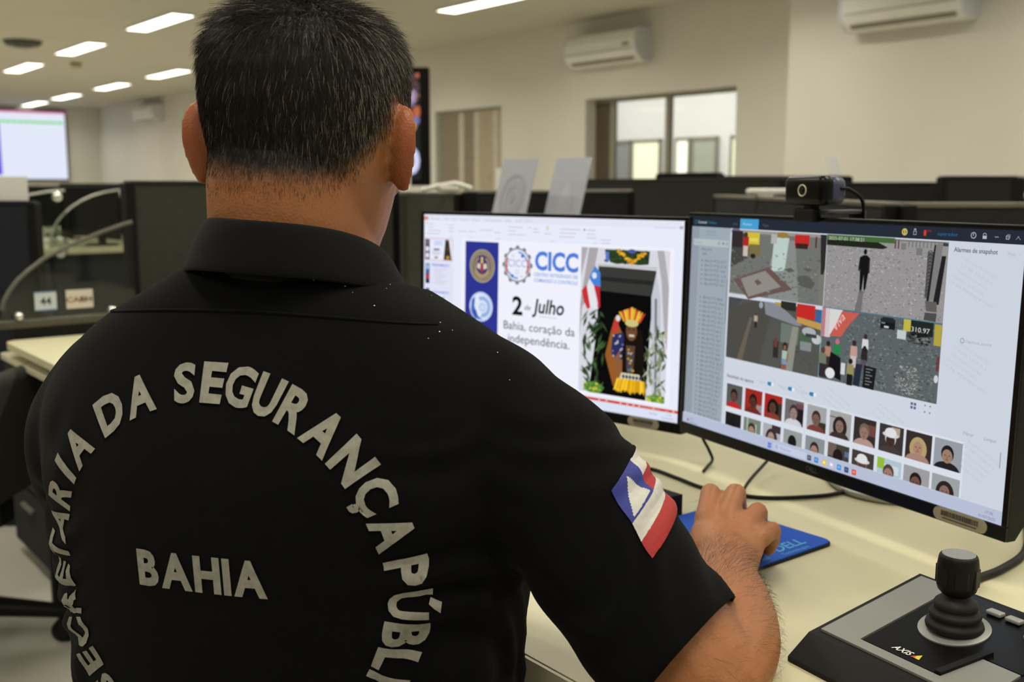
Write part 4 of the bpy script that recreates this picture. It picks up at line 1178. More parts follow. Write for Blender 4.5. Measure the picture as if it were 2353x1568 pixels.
c.text('Filtrar', 1722, 780, 19, (150, 158, 172), 3); c.text('Limpar', 1815, 782, 19, (150, 158, 172), 3); c.rect(1886, 812, 1890, 872, (150, 156, 172), 3)
# face thumbnails
def face(x0, y0, x1, y1, bg, hair, skin, top, kind=0, ymax=None, bits=()):
    """one small portrait: background, hair, face, shoulders"""
    ym = ymax or y1
    cl = (x0, y0, x1, ym)
    w_, h_ = x1 - x0, y1 - y0
    c.rect(x0, y0, x1, ym, bg, 3)
    for (a, b2, c2, d2, q) in bits:
        c.rect(x0 + a * w_, min(ym, y0 + b2 * h_), x0 + c2 * w_, min(ym, y0 + d2 * h_), q, 4)
    cx, cy = x0 + w_ * .5, y0 + h_ * .5
    if kind == 1:   # long hair
        c.ell(cx, cy + h_ * .08, w_ * .33, h_ * .42, hair, 5, 20, clip=cl)
    c.ell(cx, y0 + h_ * 1.02, w_ * .46, h_ * .28, top, 6, 20, clip=cl)
    c.ell(cx, y0 + h_ * .78, w_ * .11, h_ * .14, skin, 7, 14, clip=cl)
    c.ell(cx, cy - h_ * .04, w_ * .23, h_ * .29, hair, 8, 20, clip=cl)
    if kind != 3:
        c.ell(cx, cy + h_ * .05, w_ * .185, h_ * .24, skin, 9, 20, clip=cl)
        dk = tuple(int(v * .45) for v in skin)
        for sx in (-1, 1):
            c.ell(cx + sx * w_ * .075, cy + h_ * .02, w_ * .04, h_ * .016, dk, 10, 8, clip=cl)
        c.ell(cx, cy + h_ * .10, w_ * .03, h_ * .03, tuple(int(v * .8) for v in skin), 10, 8, clip=cl)
        c.ell(cx, cy + h_ * .17, w_ * .07, h_ * .014, tuple(int(v * .6) for v in skin), 10, 8, clip=cl)
    if kind == 2:   # pale hat
        c.ell(cx, cy - h_ * .16, w_ * .34, h_ * .10, (206, 206, 206), 11, 18, clip=cl); c.ell(cx, cy - h_ * .24, w_ * .24, h_ * .18, (222, 222, 224), 12, 18, clip=cl)
xs = [337, 475, 615, 755, 898, 1037, 1178, 1318, 1456, 1596]
we = [118, 123, 121, 121, 119, 125, 122, 126, 128, 129]
R1 = [((88, 90, 88), (34, 28, 26), (96, 70, 60), (190, 40, 40), 0, ()), ((156, 44, 36), (36, 26, 24), (84, 50, 42), (110, 44, 36), 0, ((.7, .6, 1, .9, (150, 140, 140)),)),
      ((168, 40, 34), (30, 24, 22), (92, 60, 48), (134, 60, 44), 1, ((.75, .3, 1, 1, (60, 54, 46)),)), ((110, 106, 104), (60, 54, 50), (150, 128, 120), (206, 206, 212), 0, ((.45, .2, 1, 1, (38, 30, 34)), (.6, .1, 1, .3, (110, 70, 76)))),
      ((164, 164, 166), (56, 44, 40), (120, 92, 80), (120, 64, 58), 0, ((.5, .6, 1, 1, (58, 52, 40)),)), ((166, 164, 160), (44, 36, 36), (132, 108, 98), (62, 50, 48), 1, ((0, .22, .5, .26, (90, 84, 80)),)),
      ((54, 46, 44), (110, 98, 84), (150, 116, 104), (176, 146, 138), 0, ((.55, .2, 1, .6, (110, 70, 64)),)), ((58, 54, 54), (196, 196, 196), (70, 50, 44), (70, 60, 58), 2, ((.5, .05, .85, .35, (176, 160, 140)),)),
      ((56, 46, 44), (176, 156, 110), (172, 132, 112), (166, 130, 118), 1, ()), ((150, 156, 164), (36, 32, 34), (156, 124, 104), (36, 34, 36), 0, ())]
R2_ = [((34, 32, 32), (30, 28, 28), (40, 34, 32), (34, 30, 30), 3, ()), ((120, 130, 118), (60, 50, 44), (166, 130, 116), (150, 150, 140), 0, ((.2, 0, .26, 1, (176, 206, 176)), (.7, .2, .76, 1, (176, 206, 176)))),
       ((170, 172, 180), (60, 48, 46), (170, 138, 126), (180, 180, 186), 1, ((.5, 0, 1, .3, (60, 50, 54)),)), ((150, 156, 156), (30, 26, 28), (30, 26, 28), (60, 50, 48), 3, ()),
       ((136, 144, 146), (50, 40, 38), (164, 126, 112), (120, 110, 100), 0, ()), ((70, 64, 58), (34, 28, 26), (34, 28, 26), (46, 40, 36), 3, ((0, 0, .4, .5, (110, 96, 84)), (.8, .2, 1, .4, (90, 110, 150)))),
       ((70, 60, 54), (110, 96, 84), (92, 70, 60), (90, 80, 72), 2, ()), ((176, 196, 206), (76, 66, 60), (156, 120, 108), (60, 56, 56), 0, ((0, 0, .3, .4, (150, 186, 60)), (.3, .2, .9, .5, (206, 214, 220)))),
       ((158, 156, 160), (36, 30, 30), (112, 80, 70), (150, 140, 140), 0, ()), ((156, 162, 164), (46, 36, 38), (134, 104, 96), (66, 54, 54), 1, ())]
for i in range(10):
    c.rect(xs[i] - 8, 808, xs[i] + we[i] + 8, 1026, (216, 222, 232), 2)
    a = R1[i]; face(xs[i], 817, xs[i] + we[i], 932, a[0], a[1], a[2], a[3], a[4], None, a[5])
    a = R2_[i]; face(xs[i], 960, xs[i] + we[i], 1076, a[0], a[1], a[2], a[3], a[4], 1027, a[5])
# task bar
c.rect(0, 1027, 1920, 1080, (182, 191, 214), 18)
for i in range(2):
    for j in range(2):
        c.rect(662 + i * 12, 1046 + j * 14, 672 + i * 12, 1058 + j * 14, (70, 110, 220), 19)
c.rect(700, 1040, 915, 1070, (196, 204, 228), 19); c.ring(722, 1055, 6, 9, (120, 130, 160), 20); c.text('Pesquisar', 748, 1062, 19, (140, 150, 176), 20)
for x, q in ((935, (64, 74, 84)), (979, (46, 130, 190)), (1028, (226, 190, 70)), (1071, (206, 196, 222)), (1116, (60, 140, 206)), (1159, (44, 60, 110)), (1202, (214, 80, 56))):
    c.rect(x - 12, 1046, x + 12, 1070, q, 19); c.rect(x - 6, 1052, x + 6, 1062, tuple(min(255, v + 60) for v in q), 20)
c.text('17:38', 1850, 1052, 16, (120, 126, 156), 19); c.text('01/07/2025', 1822, 1072, 16, (120, 126, 156), 19)
c.ell(44, 1062, 6, 8, (150, 60, 50), 19, 10); c.text('27°C', 60, 1060, 16, (120, 126, 150), 19); c.text('Ensolarado', 60, 1076, 14, (120, 126, 150), 19)
put(c.build('display', MEM, t), zc, -.0002)
logo_text(t, put, 'DELL', -.0005, -MH_/2 + .0055, .0085, mat('dim logo', (64, 64, 66), .4, var=(50, .03)))
asset_tag(t, put, .215, .066)

# ---------------------------------------------------------------- webcam on the right monitor
rzR = math.radians(-62.8)
def on_R(x, y, z):
    """right monitor local -> world"""
    return Vector((.369 + x * math.cos(rzR) - y * math.sin(rzR), 1.240 + x * math.sin(rzR) + y * math.cos(rzR), DZ + z))
topz = .206 + MH_/2
t = thing('webcam', 'black webcam clipped on the top edge of the wide monitor', 'webcam', on_R(-.027, 0, topz - .001), rzR)
t.scale = (.82, .82, .82)
WZ = .0175
b = NB(); bx(b, (0, -.006, WZ + .022), (.082, .026, .043), .010, 4); obj('face_plate', b, MBLKS, t, True, 1.0)
b = NB(); bx(b, (.008, .014, WZ + .022), (.070, .030, .040), .012, 4); obj('rear_housing', b, mat('blue grey plastic', (66, 69, 98), .35, var=(30, .05)), t, True, 1.0)
b = NB(); lathe(b, (.0, -.0195, WZ + .022), [(.004, .003), (.0062, .0015), (.0075, -.0004), (.0088, .0), (.0090, .0022), (.0078, .003)], 28, 'y'); obj('lens_ring', b, mat('pale ring', (214, 206, 184), .3, .3, var=(60, .03)), t, True)
b = NB(); lathe(b, (.0, -.0190, WZ + .022), [(.0005, -.0006), (.004, .0), (.0064, .0015), (.0064, .003)], 24, 'y'); obj('lens', b, MBLKS, t, True)
b = NB(); bx(b, (.0, .0, .016), (.020, .016, .018), .004); obj('swivel_neck', b, MBLK, t)
b = NB(); bx(b, (-.004, -.004, .004), (.044, .016, .020), .004, 3); obj('clip_front', b, MBLK, t)
b = NB(); bx(b, (.022, .035, .0085), (.030, .075, .006), .0025); bx(b, (.022, .068, -.02), (.03, .008, .06), .002); obj('clip_arm', b, mat('blue grey clip', (52, 54, 68), .4, var=(30, .05)), t)
p0 = on_R(-.027 + .035, .0115, topz + (WZ + .024) * .82)
cable('webcam_cable', 'black webcam cable curving down behind the wide monitor', [p0, p0 + Vector((.012, .004, -.002)), p0 + Vector((.030, .012, -.016)), p0 + Vector((.036, .03, -.05)), p0 + Vector((.03, .05, -.12)), p0 + Vector((.03, .06, -.2))], .0022)

# ================================================================ joystick
JA = math.radians(90 - 59.5)            # direction of the plate's long edge (front to back)
t = thing('joystick', 'black and silver camera control joystick with a fat knob on the desk', 'joystick', (.265, .857, DZ + .0008), JA - PI/2)
# local: y = towards the back (a), x = to the right (b); plate slopes up from z .022 to .045
JL, JW = .127, .152
def pz(y):
    return .0215 + (y / JL) * .0225
def plate(poly, lift, th, name, m, bev=0):
    b = NB()
    lo = [b.verts.new((x, y, pz(y) + lift)) for x, y in poly]
    hi = [b.verts.new((x, y, pz(y) + lift + th)) for x, y in poly]
    n = len(poly)
    for i in range(n):
        b.faces.new((lo[i], lo[(i + 1) % n], hi[(i + 1) % n], hi[i]))
    b.faces.new(lo[::-1]); b.faces.new(hi)
    return obj(name, b, m, t)
b = NB()
top = [(-.006, -.008), (JW + .006, -.008), (JW + .006, JL + .006), (-.006, JL + .006)]
bot = [(-.004, -.034), (JW + .004, -.034), (JW + .006, JL + .008), (-.006, JL + .008)]
loft(b, [[Vector((x, y, 0)) for x, y in bot], [Vector((x, y, .004)) for x, y in bot], [Vector((x, y, pz(y) - .001)) for x, y in top]])
obj('base', b, MBLK, t)
plate([(0, 0), (.034, 0), (.034, JL), (0, JL)], -.0012, .0022, 'silver_strip', MSIL)
plate([(.034, 0), (JW, 0), (JW, .0095), (.034, .0095)], -.0012, .0022, 'front_strip', MSIL)
plate([(.112, .0095), (JW, .0095), (JW, .05), (.120, .05)], -.0012, .0022, 'corner_plate', MSIL)
plate([(.036, .0112), (.106, .0112), (.117, .052), (JW, .052), (JW, JL), (.036, JL)], -.0012, .0016, 'well', MBLKS)
plate([(.106, .0105), (.112, .0105), (.122, .060), (.116, .060)], -.001, .0045, 'ridge', MBLK)
# disc, boot, knob
jc = (.0762, .073)
zz = pz(jc[1]) + .0005
sl = math.atan2(.0225, JL)
tilt = Matrix.Translation((jc[0], jc[1], zz)) @ Matrix.Rotation(sl, 4, 'X')
b = NB(); lathe(b, (0, 0, 0), [(.0285, 0), (.0285, .0012), (.0275, .0016), (.0, .0016)], 48); o = obj('ring_plate', b, MSIL, t, True, .6); o.matrix_local = tilt
b = NB(); lathe(b, (0, 0, .001), [(.0225, 0), (.0232, .0028), (.0222, .006), (.0195, .007), (.0200, .0096), (.0208, .012), (.0196, .0148), (.0168, .0158), (.0172, .0182), (.0178, .0205), (.0162, .0235), (.0125, .0265), (.009, .029), (.0082, .033), (0.0, .0335)], 40)
o = obj('rubber_boot', b, MRUB, t, True); o.matrix_local = tilt @ Matrix.Rotation(-sl, 4, 'X')
b = NB()
lathe(b, (0, 0, .029), [(.0085, 0), (.0118, .002), (.0150, .0055), (.0160, .009), (.0163, .026), (.0154, .0325), (.0146, .0345), (.0140, .0350), (.0, .0350)], 48)
for k in range(6):
    q = k * PI / 3 + .3
    lo_ = [(.0164, q - .36), (.0171, q - .28), (.0171, q + .28), (.0164, q + .36), (.0150, q)]
    loft(b, [[Vector((r * math.cos(a), r * math.sin(a), h)) for r, a in lo_] for h in (.039, .054)])
kn = obj('knob', b, MBLK, t, True, .7); kn.matrix_local = tilt @ Matrix.Rotation(-sl, 4, 'X')
b = NB(); lathe(b, (0, 0, .0642), [(.0130, 0), (.0130, .0005), (.0, .0006)], 40); o = obj('knob_cap', b, MSIL, kn, True, .6)
# small grey buttons along the back
for k, (x, y) in enumerate(((.086, .1125), (.1035, .1125), (.121, .1125), (.1385, .1125), (.130, .098))):
    b = NB(); bx(b, (x, y, pz(y) + .0022), (.0135, .0085, .0036), .0012, 3); obj('button', b, mat('grey button', (150, 150, 146), .4, .1, var=(200, .04)) if k == 0 else bpy.data.materials['grey button'], t)
def joy_text(s_, x, y, size, m, sh, name):
    V0, F0 = text_geo(s_, .02, 3, sh)
    me = bpy.data.meshes.new(name)
    me.from_pydata([(x + a * size, y + b2 * size, pz(y + b2 * size) + .0009) for a, b2 in V0], [], F0)
    return link(name, me, m, t)
joy_text('AXIS', .060, .0165, .0082, MPAP, .35, 'logo_letters')
for q, col, nm in (([(.0785, .0165), (.0835, .0165), (.0810, .0200)], (200, 70, 40), 'logo_mark'), ([(.0815, .0165), (.0870, .0165), (.0848, .0235), (.0818, .0200)], (226, 196, 60), 'logo_mark')):
    me = bpy.data.meshes.new(nm)
    me.from_pydata([(x, y, pz(y) + .0009) for x, y in q], [], [tuple(range(len(q)))])
    link(nm, me, mat('mark ' + str(col[1]), col, .6, var=(200, .04)), t)
# ================================================================ the man
PO = Vector((-.185, .86, 0.0))
YAW = math.radians(-15)
BX = Vector((math.cos(YAW), math.sin(YAW), 0))
BY = Vector((-math.sin(YAW), math.cos(YAW), 0))
def bw(x, y, z):
    """body coordinates (x right, y front, z up) -> world"""
    return PO + BX * x + BY * y + Vector((0, 0, z))
def wb(p):
    d = Vector(p) - PO
    return Vector((d.dot(BX), d.dot(BY), d.z))
def W(x, y, z):
    return wb((x, y, z))
man = thing('person', 'man seen from behind in a black printed polo shirt, right hand on the mouse', 'person', PO, YAW)
# everything below is in body coordinates

def ering(cx, cy, z, a, bf, bb, n=40, e=2.3, tilt=0.0, rollx=0.0):
    out = []
    for i in range(n):
        q = 2 * PI * i / n
        ca, sa = math.cos(q), math.sin(q)
        x = a * math.copysign(abs(ca) ** (2 / e), ca)
        y = (bf if sa > 0 else bb) * math.copysign(abs(sa) ** (2 / e), sa)
        out.append(Vector((cx + x, cy + y, z + tilt * y + rollx * x)))
    return out

# arms (world points brought into body coordinates)
SH_R, EL_R, WR_R = W(-.012, .815, .955), W(.138, .716, .7885), W(.206, .970, .783)
ARM_R = [SH_R, W(.04, .785, .895), W(.10, .748, .835), EL_R]
SH_L = Vector((-.168, -.005, .955))
EL_L, WR_L = Vector((-.222, .125, .795)), Vector((-.10, .34, .785))

# ---- head in its own frame: origin below the chin, z up
HEADM = Matrix.Translation(wb((-.172, .868, 1.052))) @ Matrix.Rotation(math.radians(7), 4, 'Z') @ Matrix.Rotation(math.radians(2.0), 4, 'Y') @ Matrix.Rotation(math.radians(-3), 4, 'X')
HEAD = [(0.000, .016, .085, -.045), (0.006, .030, .091, -.020), (0.018, .043, .094, .0), (0.035, .054, .095, .030), (0.055, .062, .095, .052), (0.075, .067, .096, .066), (0.095, .0715, .096, .077),
        (0.115, .0750, .093, .086), (0.135, .0780, .097, .092), (0.155, .0800, .096, .0955), (0.175, .0797, .092, .0945), (0.193, .0755, .083, .088), (0.208, .0665, .070, .076), (0.219, .0525, .053, .058), (0.226, .034, .034, .038), (0.229, .014, .014, .016)]
def head_bm():
    b = NB()
    rings = []
    for h, a, yf, yb in HEAD:
        if yb < 0:      # chin rings sit in front
            cy = (yf - yb) / 2 - .0
            rings.append(ering(0, (yf + yb * -1) / 2, h, a, (yf + yb) / 2, (yf + yb) / 2, 36, 2.2))
        else:
            rings.append(ering(0, 0, h, a, yf, yb, 36, 2.25))
    loft(b, rings)
    # nose, brows, lips, cheeks
    tube(b, [(0, .092, .120), (0, .103, .104), (0, .113, .088), (0, .104, .080)], [.008, .0095, .012, .009], 12, True)
    for s in (-1, 1):
        tube(b, [(s * .006, .100, .082), (s * .014, .098, .081)], [.008, .006], 8, True)
        tube(b, [(s * .012, .092, .131), (s * .032, .088, .134), (s * .050, .076, .130)], [.007, .008, .006], 8, True)
        tube(b, [(s * .046, .070, .095), (s * .052, .058, .100)], [.016, .012], 10, True)
    tube(b, [(-.024, .088, .058), (-.008, .097, .061), (.008, .097, .061), (.024, .088, .058)], [.004, .006, .006, .004], 8, True)
    tube(b, [(-.022, .087, .052), (0, .096, .050), (.022, .087, .052)], [.004, .007, .004], 8, True)
    # ears
    for s in (-1, 1):
        base = Vector((s * .0735, -.004, .118))
        ax_q = Vector((0, -.10, 1.0)).normalized()
        ax_p = Vector((s * math.sin(math.radians(38)), -math.cos(math.radians(38)), 0)).normalized()
        nn = ax_p.cross(ax_q) * s * -1
        if nn.x * s < 0:
            nn = -nn
        N = 28
        front, back = [], []
        out = [(q, 2 * PI * q / N) for q in range(N)]
        def outline(t):
            up = math.sin(t)
            wd = .0175 * (1 + .18 * up) if up > 0 else .0175 * (1 - .30 * -up)
            return (.0135 + wd * math.cos(t), .034 * up)
        fc = [[], [], []]
        bc = [[], [], []]
        for q, t_ in out:
            p, z_ = outline(t_)
            for k, (sc, dn) in enumerate(((1.0, .0035), (.80, .0025), (.45, -.002))):
                fc[k].append(base + ax_p * (.0135 + (p - .0135) * sc) + ax_q * (z_ * sc) + nn * (dn + .003))
            for k, (sc, dn) in enumerate(((1.0, -.0005), (.82, -.0065), (.45, -.0105))):
                bc[k].append(base + ax_p * (.0135 + (p - .0135) * sc) + ax_q * (z_ * sc) + nn * (dn + .001))
        loft(b, [fc[2], fc[1], fc[0], bc[0], bc[1], bc[2]])
        tube(b, [base + ax_p * -.006 + ax_q * -.022 - nn * .004, base + ax_p * -.004 + ax_q * .018 - nn * .004], [.008, .011], 10, True)
    for v in b.verts:
        v.co = HEADM @ v.co
    return b

def merge(dst, src):
    me = bpy.data.meshes.new('m'); src.to_mesh(me); src.free(); dst.from_mesh(me); bpy.data.meshes.remove(me)


body = NB()
merge(body, head_bm())
nc = wb((-.174, .862, 0))
# neck
loft(body, [ering(.003, -.012, .97, .095, .075, .075, 36), ering(.006, -.008, 1.02, .078, .068, .072, 36), ering(nc.x + .003, nc.y - .010, 1.06, .0635, .061, .068, 36), ering(nc.x, nc.y - .008, 1.10, .0625, .060, .070, 36),
            ering(nc.x, nc.y - .004, 1.14, .0635, .060, .074, 36), ering(nc.x, nc.y, 1.18, .062, .055, .070, 36)])
# trunk inside the shirt
TORSO = [(.44, .178, .120, .115, 0), (.52, .176, .130, .105, .0), (.60, .172, .132, .100, .0), (.70, .176, .128, .108, .0), (.78, .181, .122, .118, .0), (.86, .187, .112, .126, 0), (.92, .190, .100, .124, 0), (.965, .180, .086, .112, 0), (.995, .150, .074, .098, 0), (1.02, .110, .066, .086, 0), (1.035, .075, .058, .076, 0)]
loft(body, [ering(0, cy, z, a - .010, bf - .010, bb - .010, 40, 2.4) for z, a, bf, bb, cy in TORSO])
# right arm
tube(body, spline([tuple(p) + (r,) for p, r in zip(ARM_R, (.050, .052, .048, .043))], 5) and [p[:3] for p in spline([tuple(p) + (r,) for p, r in zip(ARM_R, (.050, .052, .048, .043))], 5)],
     [p[3] for p in spline([tuple(p) + (r,) for p, r in zip(ARM_R, (.050, .052, .048, .043))], 5)], 18, True)
fore = [tuple(EL_R) + (.043,), tuple(EL_R.lerp(WR_R, .22) + Vector((.004, 0, .004))) + (.047,), tuple(EL_R.lerp(WR_R, .5) + Vector((.004, 0, .002))) + (.041,), tuple(EL_R.lerp(WR_R, .8)) + (.031,), tuple(WR_R) + (.0275,)]
fs = spline(fore, 5)
tube(body, [p[:3] for p in fs], [p[3] for p in fs], 20, True, (.90, 1.06))
# right hand over the mouse: MCP and PIP joints, tips on the shell
MC = [W(.197, 1.032, .803), W(.218, 1.030, .807), W(.2355, 1.020, .802), W(.2475, 1.006, .793)]
PP = [W(.2085, 1.070, .820), W(.2340, 1.066, .821), W(.2530, 1.046, .807), W(.2635, 1.026, .794)]
DP = [W(.217, 1.098, .797), W(.243, 1.093, .798), W(.2600, 1.068, .787), W(.2690, 1.046, .777)]
TP = [W(.222, 1.111, .786), W(.248, 1.107, .786), W(.2610, 1.079, .770), W(.2680, 1.056, .763)]
RD = [.0102, .0104, .0098, .0088]
for m_, p_, d_, t_, r_ in zip(MC, PP, DP, TP, RD):
    tube(body, [m_.lerp(WR_R, .25), m_, m_.lerp(p_, .5), p_, p_.lerp(d_, .5), d_, t_], [r_ * 1.15, r_ * 1.22, r_ * 1.06, r_ * 1.10, r_ * .98, r_ * .95, r_ * .82], 12, True)
up = Vector((0, 0, 1))
rows = []
wl, wr_ = WR_R + W(.192, .975, .781) - WR_R, W(.236, .962, .779)
def pal(f, a, bpt, thick, lift):
    c0 = a.lerp(bpt, .5)
    ex = (bpt - a) / 2
    return [c0 + ex * (1.12 * math.cos(2 * PI * i / 20)) + up * (lift + thick * math.sin(2 * PI * i / 20)) for i in range(20)]
loft(body, [pal(0, W(.183, .962, .781), W(.229, .952, .779), .0215, 0), pal(0, W(.179, .990, .785), W(.237, .976, .780), .0205, .002), pal(0, W(.182, 1.016, .791), W(.245, .994, .785), .0185, .003),
            pal(0, W(.191, 1.036, .797), W(.250, 1.008, .789), .0150, .002)])
for k in range(3):      # knuckle webbing
    tube(body, [MC[k], MC[k + 1]], [.0095, .009], 10, True)
tube(body, [W(.190, .985, .776), W(.183, 1.015, .773), W(.186, 1.046, .769), W(.196, 1.080, .764), W(.203, 1.096, .762)], [.016, .0145, .0120, .0105, .0088], 12, True)
# left arm and hand resting on the desk, in front of the body
tube(body, [SH_L, SH_L.lerp(EL_L, .5), EL_L], [.050, .050, .043], 16, True)
tube(body, [EL_L, EL_L.lerp(WR_L, .3), EL_L.lerp(WR_L, .7), WR_L], [.043, .045, .034, .027], 16, True, (.9, 1.06))
hd = (WR_L - EL_L).normalized()
hd = Vector((hd.x, hd.y, 0)).normalized()
lt = Vector((hd.y, -hd.x, 0))
rings = []
for f, wd, th, z in ((-.01, .027, .020, 0), (.03, .036, .017, .0), (.065, .041, .014, -.002), (.085, .041, .011, -.004)):
    c0 = WR_L + hd * f + up * (z - .008)
    rings.append([c0 + lt * (wd * math.cos(2 * PI * i / 18)) + up * (th * math.sin(2 * PI * i / 18)) for i in range(18)])
loft(body, rings)
for k, (o_, L_, r_) in enumerate(((-.031, .068, .0084), (-.011, .080, .0092), (.010, .084, .0094), (.031, .074, .0092))):
    p = WR_L + hd * .084 + lt * o_ + up * -.011
    tube(body, [p, p + hd * (L_ * .45) + up * .006 + lt * (o_ * .12), p + hd * (L_ * .75) + up * -.001 + lt * (o_ * .15), p + hd * L_ * .97 + up * -.010 + lt * (o_ * .15)], [r_ * 1.1, r_ * 1.05, r_ * .95, r_ * .8], 10, True)
p = WR_L + hd * .025 + lt * .028 + up * -.010
tube(body, [p, p + hd * .028 + lt * .018, p + hd * .055 + lt * .022 + up * -.006, p + hd * .075 + lt * .018 + up * -.008], [.0135, .0115, .0095, .0075], 10, True)

bme = evaluated(body, [('REMESH', dict(mode='VOXEL', voxel_size=.0026, use_smooth_shade=True)), ('SMOOTH', dict(factor=.5, iterations=5))])

# ---- skin: base tone, redder ears and knuckles, hair stubble shading of the scalp stored per vertex
nV = len(bme.vertices)
co = np.empty(nV * 3); bme.vertices.foreach_get('co', co); co = co.reshape(-1, 3)
HI = np.array(HEADM.inverted())
hl = co @ HI[:3, :3].T + HI[:3, 3]
def hairline(p):
    """how far inside the hair a head-frame point lies (m); negative = bare skin"""
    x, y, z = p[:, 0], p[:, 1], p[:, 2]
    ax = np.abs(x)
    nape = .083 + .010 * np.clip((ax - .030) / .03, 0, 1)          # lower edge at the back
    edge = np.where(y < -.020, nape + np.clip((y + .062) / .042, 0, 1) * .050, .0)
    edge = np.where(y >= -.020, .143 + np.clip((y - .015) / .03, -1, 1) * .010, edge)
    edge = np.where(y > .045, .155 + (y - .045) * 1.1, edge)
    return z - edge
hm = hairline(hl)
onhead = (hl[:, 2] > .06) & (np.linalg.norm(hl[:, :2], axis=1) < .0995)
ear = (np.abs(hl[:, 0]) > .0765) & (hl[:, 2] > .075) & (hl[:, 2] < .158) & (hl[:, 1] > -.05) & (hl[:, 1] < .03)
skin = np.tile(np.array(lin((158, 102, 63))), (nV, 1))
earw = np.clip((np.abs(hl[:, 0]) - .0765) / .008, 0, 1) * ear
skin[:, :3] = skin[:, :3] * (1 - earw[:, None] * .55) + np.array(lin((158, 74, 44)))[:3] * earw[:, None] * .55
rngn = np.array([noise.noise(Vector(c) * 55) + .5 * noise.noise(Vector(c) * 160) for c in co])
skin[:, :3] *= (1 + .07 * rngn)[:, None]
hs = np.clip((hm + .010 + .004 * rngn) / .030, 0, 1) * onhead * (1 - ear)
hs = hs * hs * (3 - 2 * hs)
skin[:, :3] = skin[:, :3] * (1 - hs[:, None]) + np.array(lin((30, 25, 20)))[:3] * hs[:, None]
arm_w = 0
ca = bme.color_attributes.new('col', 'FLOAT_COLOR', 'POINT')
ca.data.foreach_set('color', skin.astype(np.float32).ravel())
MSKIN = bpy.data.materials.new('skin')
MSKIN.use_nodes = True
nt = MSKIN.node_tree
bs = nt.nodes['Principled BSDF']
at = nt.nodes.new('ShaderNodeAttribute'); at.attribute_name = 'col'
nt.links.new(at.outputs['Color'], bs.inputs['Base Color'])
bs.inputs['Roughness'].default_value = .48
bs.inputs['Specular IOR Level'].default_value = .4
bs.inputs['Subsurface Weight'].default_value = .12
bs.inputs['Subsurface Radius'].default_value = (1, .4, .2)
bs.inputs['Subsurface Scale'].default_value = .006
tc = nt.nodes.new('ShaderNodeTexCoord'); vo = nt.nodes.new('ShaderNodeTexVoronoi'); vo.inputs['Scale'].default_value = 520
nz = nt.nodes.new('ShaderNodeTexNoise'); nz.inputs['Scale'].default_value = 130; nz.inputs['Detail'].default_value = 4
ad = nt.nodes.new('ShaderNodeMath'); ad.operation = 'ADD'
bp = nt.nodes.new('ShaderNodeBump'); bp.inputs['Strength'].default_value = .35; bp.inputs['Distance'].default_value = .0006
nt.links.new(tc.outputs['Object'], vo.inputs['Vector']); nt.links.new(tc.outputs['Object'], nz.inputs['Vector'])
nt.links.new(vo.outputs['Distance'], ad.inputs[0]); nt.links.new(nz.outputs['Fac'], ad.inputs[1])
nt.links.new(ad.outputs[0], bp.inputs['Height']); nt.links.new(bp.outputs['Normal'], bs.inputs['Normal'])
body_o = link('body', bme, MSKIN, man, True)

# eyes (a part of their own look)
for s in (-1, 1):
    b = NB(); bmesh.ops.create_uvsphere(b, u_segments=16, v_segments=10, radius=.0115)
    for v in b.verts:
        v.co = HEADM @ (v.co + Vector((s * .031, .083, .117)))
    obj('eye', b, mat('eye white', (220, 214, 206), .2, var=(50, .02)) if s < 0 else bpy.data.materials['eye white'], man, True)

# ---- hair: thousands of short strands in one mesh
bvh = BVHTree.FromPolygons([tuple(c) for c in co], [tuple(p.vertices) for p in bme.polygons])
rng = np.random.default_rng(5)
HC = HEADM @ Vector((0, 0, .135))
HR = HEADM.to_3x3()
HRI = HR.inverted()
HMI = HEADM.inverted()
WHORL = Vector((.012, -.045, .222))
roots, norms = [], []
tries = 0
while len(roots) < 44000 and tries < 200000:
    tries += 1
    d = Vector(rng.normal(size=3)).normalized()
    if d.z < -.75 or (d.y > .55 and d.z < .3):
        continue
    hit, nrm, idx, dist = bvh.ray_cast(HC + (HR @ d) * .16, -(HR @ d), .16)
    if hit is None:
        continue
    roots.append(tuple(HMI @ hit)); norms.append(tuple(HRI @ nrm))
R = np.array(roots); Nn = np.array(norms)
hmr = hairline(R)
keep = (hmr > -.006 + rng.normal(size=len(R)) * .0035) & ~((np.abs(R[:, 0]) > .0795) & (R[:, 2] < .150) & (R[:, 1] > -.045)) & (np.linalg.norm(R[:, :2], axis=1) < .0985)
R, Nn, hmr = R[keep], Nn[keep], hmr[keep]
n = len(R)
down = np.array([0, 0, -1.0])
away = R - np.array(WHORL)
away[:, 2] -= .03
away /= np.linalg.norm(away, axis=1)[:, None]
front = np.clip((R[:, 1] - .0) / .06, 0, 1) * np.clip((R[:, 2] - .17) / .03, 0, 1)
flow = away * .5 + down * np.clip(1.2 - front, 0, 1)[:, None] + np.array([0, 1.0, 0]) * front[:, None]
flow += rng.normal(size=(n, 3)) * .24
flow -= Nn * np.sum(flow * Nn, axis=1)[:, None]
flow /= np.linalg.norm(flow, axis=1)[:, None] + 1e-9
hh = np.clip(hmr / .115, 0, 1)
topw = np.clip((R[:, 2] - .175) / .04, 0, 1)
length = .0028 + .0088 * hh ** .9 + .0065 * topw
length *= 1 + .22 * rng.normal(size=n)
length = np.clip(length, .0018, .024)
lift = (.38 + .30 * rng.random(n)) * (.85 + .5 * topw)
rad = .00012 + .00004 * rng.random(n)
rad = np.where(hmr < .02, rad * .7, rad)
K, SG = 5, 3
P = np.empty((n, K, 3))
for k in range(K):
    s_ = k / (K - 1)
    P[:, k] = R + (Nn * (lift * s_ * (1 - .30 * s_))[:, None] + flow * (s_ * (.62 + .38 * s_))) * length[:, None] - Nn * .0006 + down * (.0015 * s_ * s_)
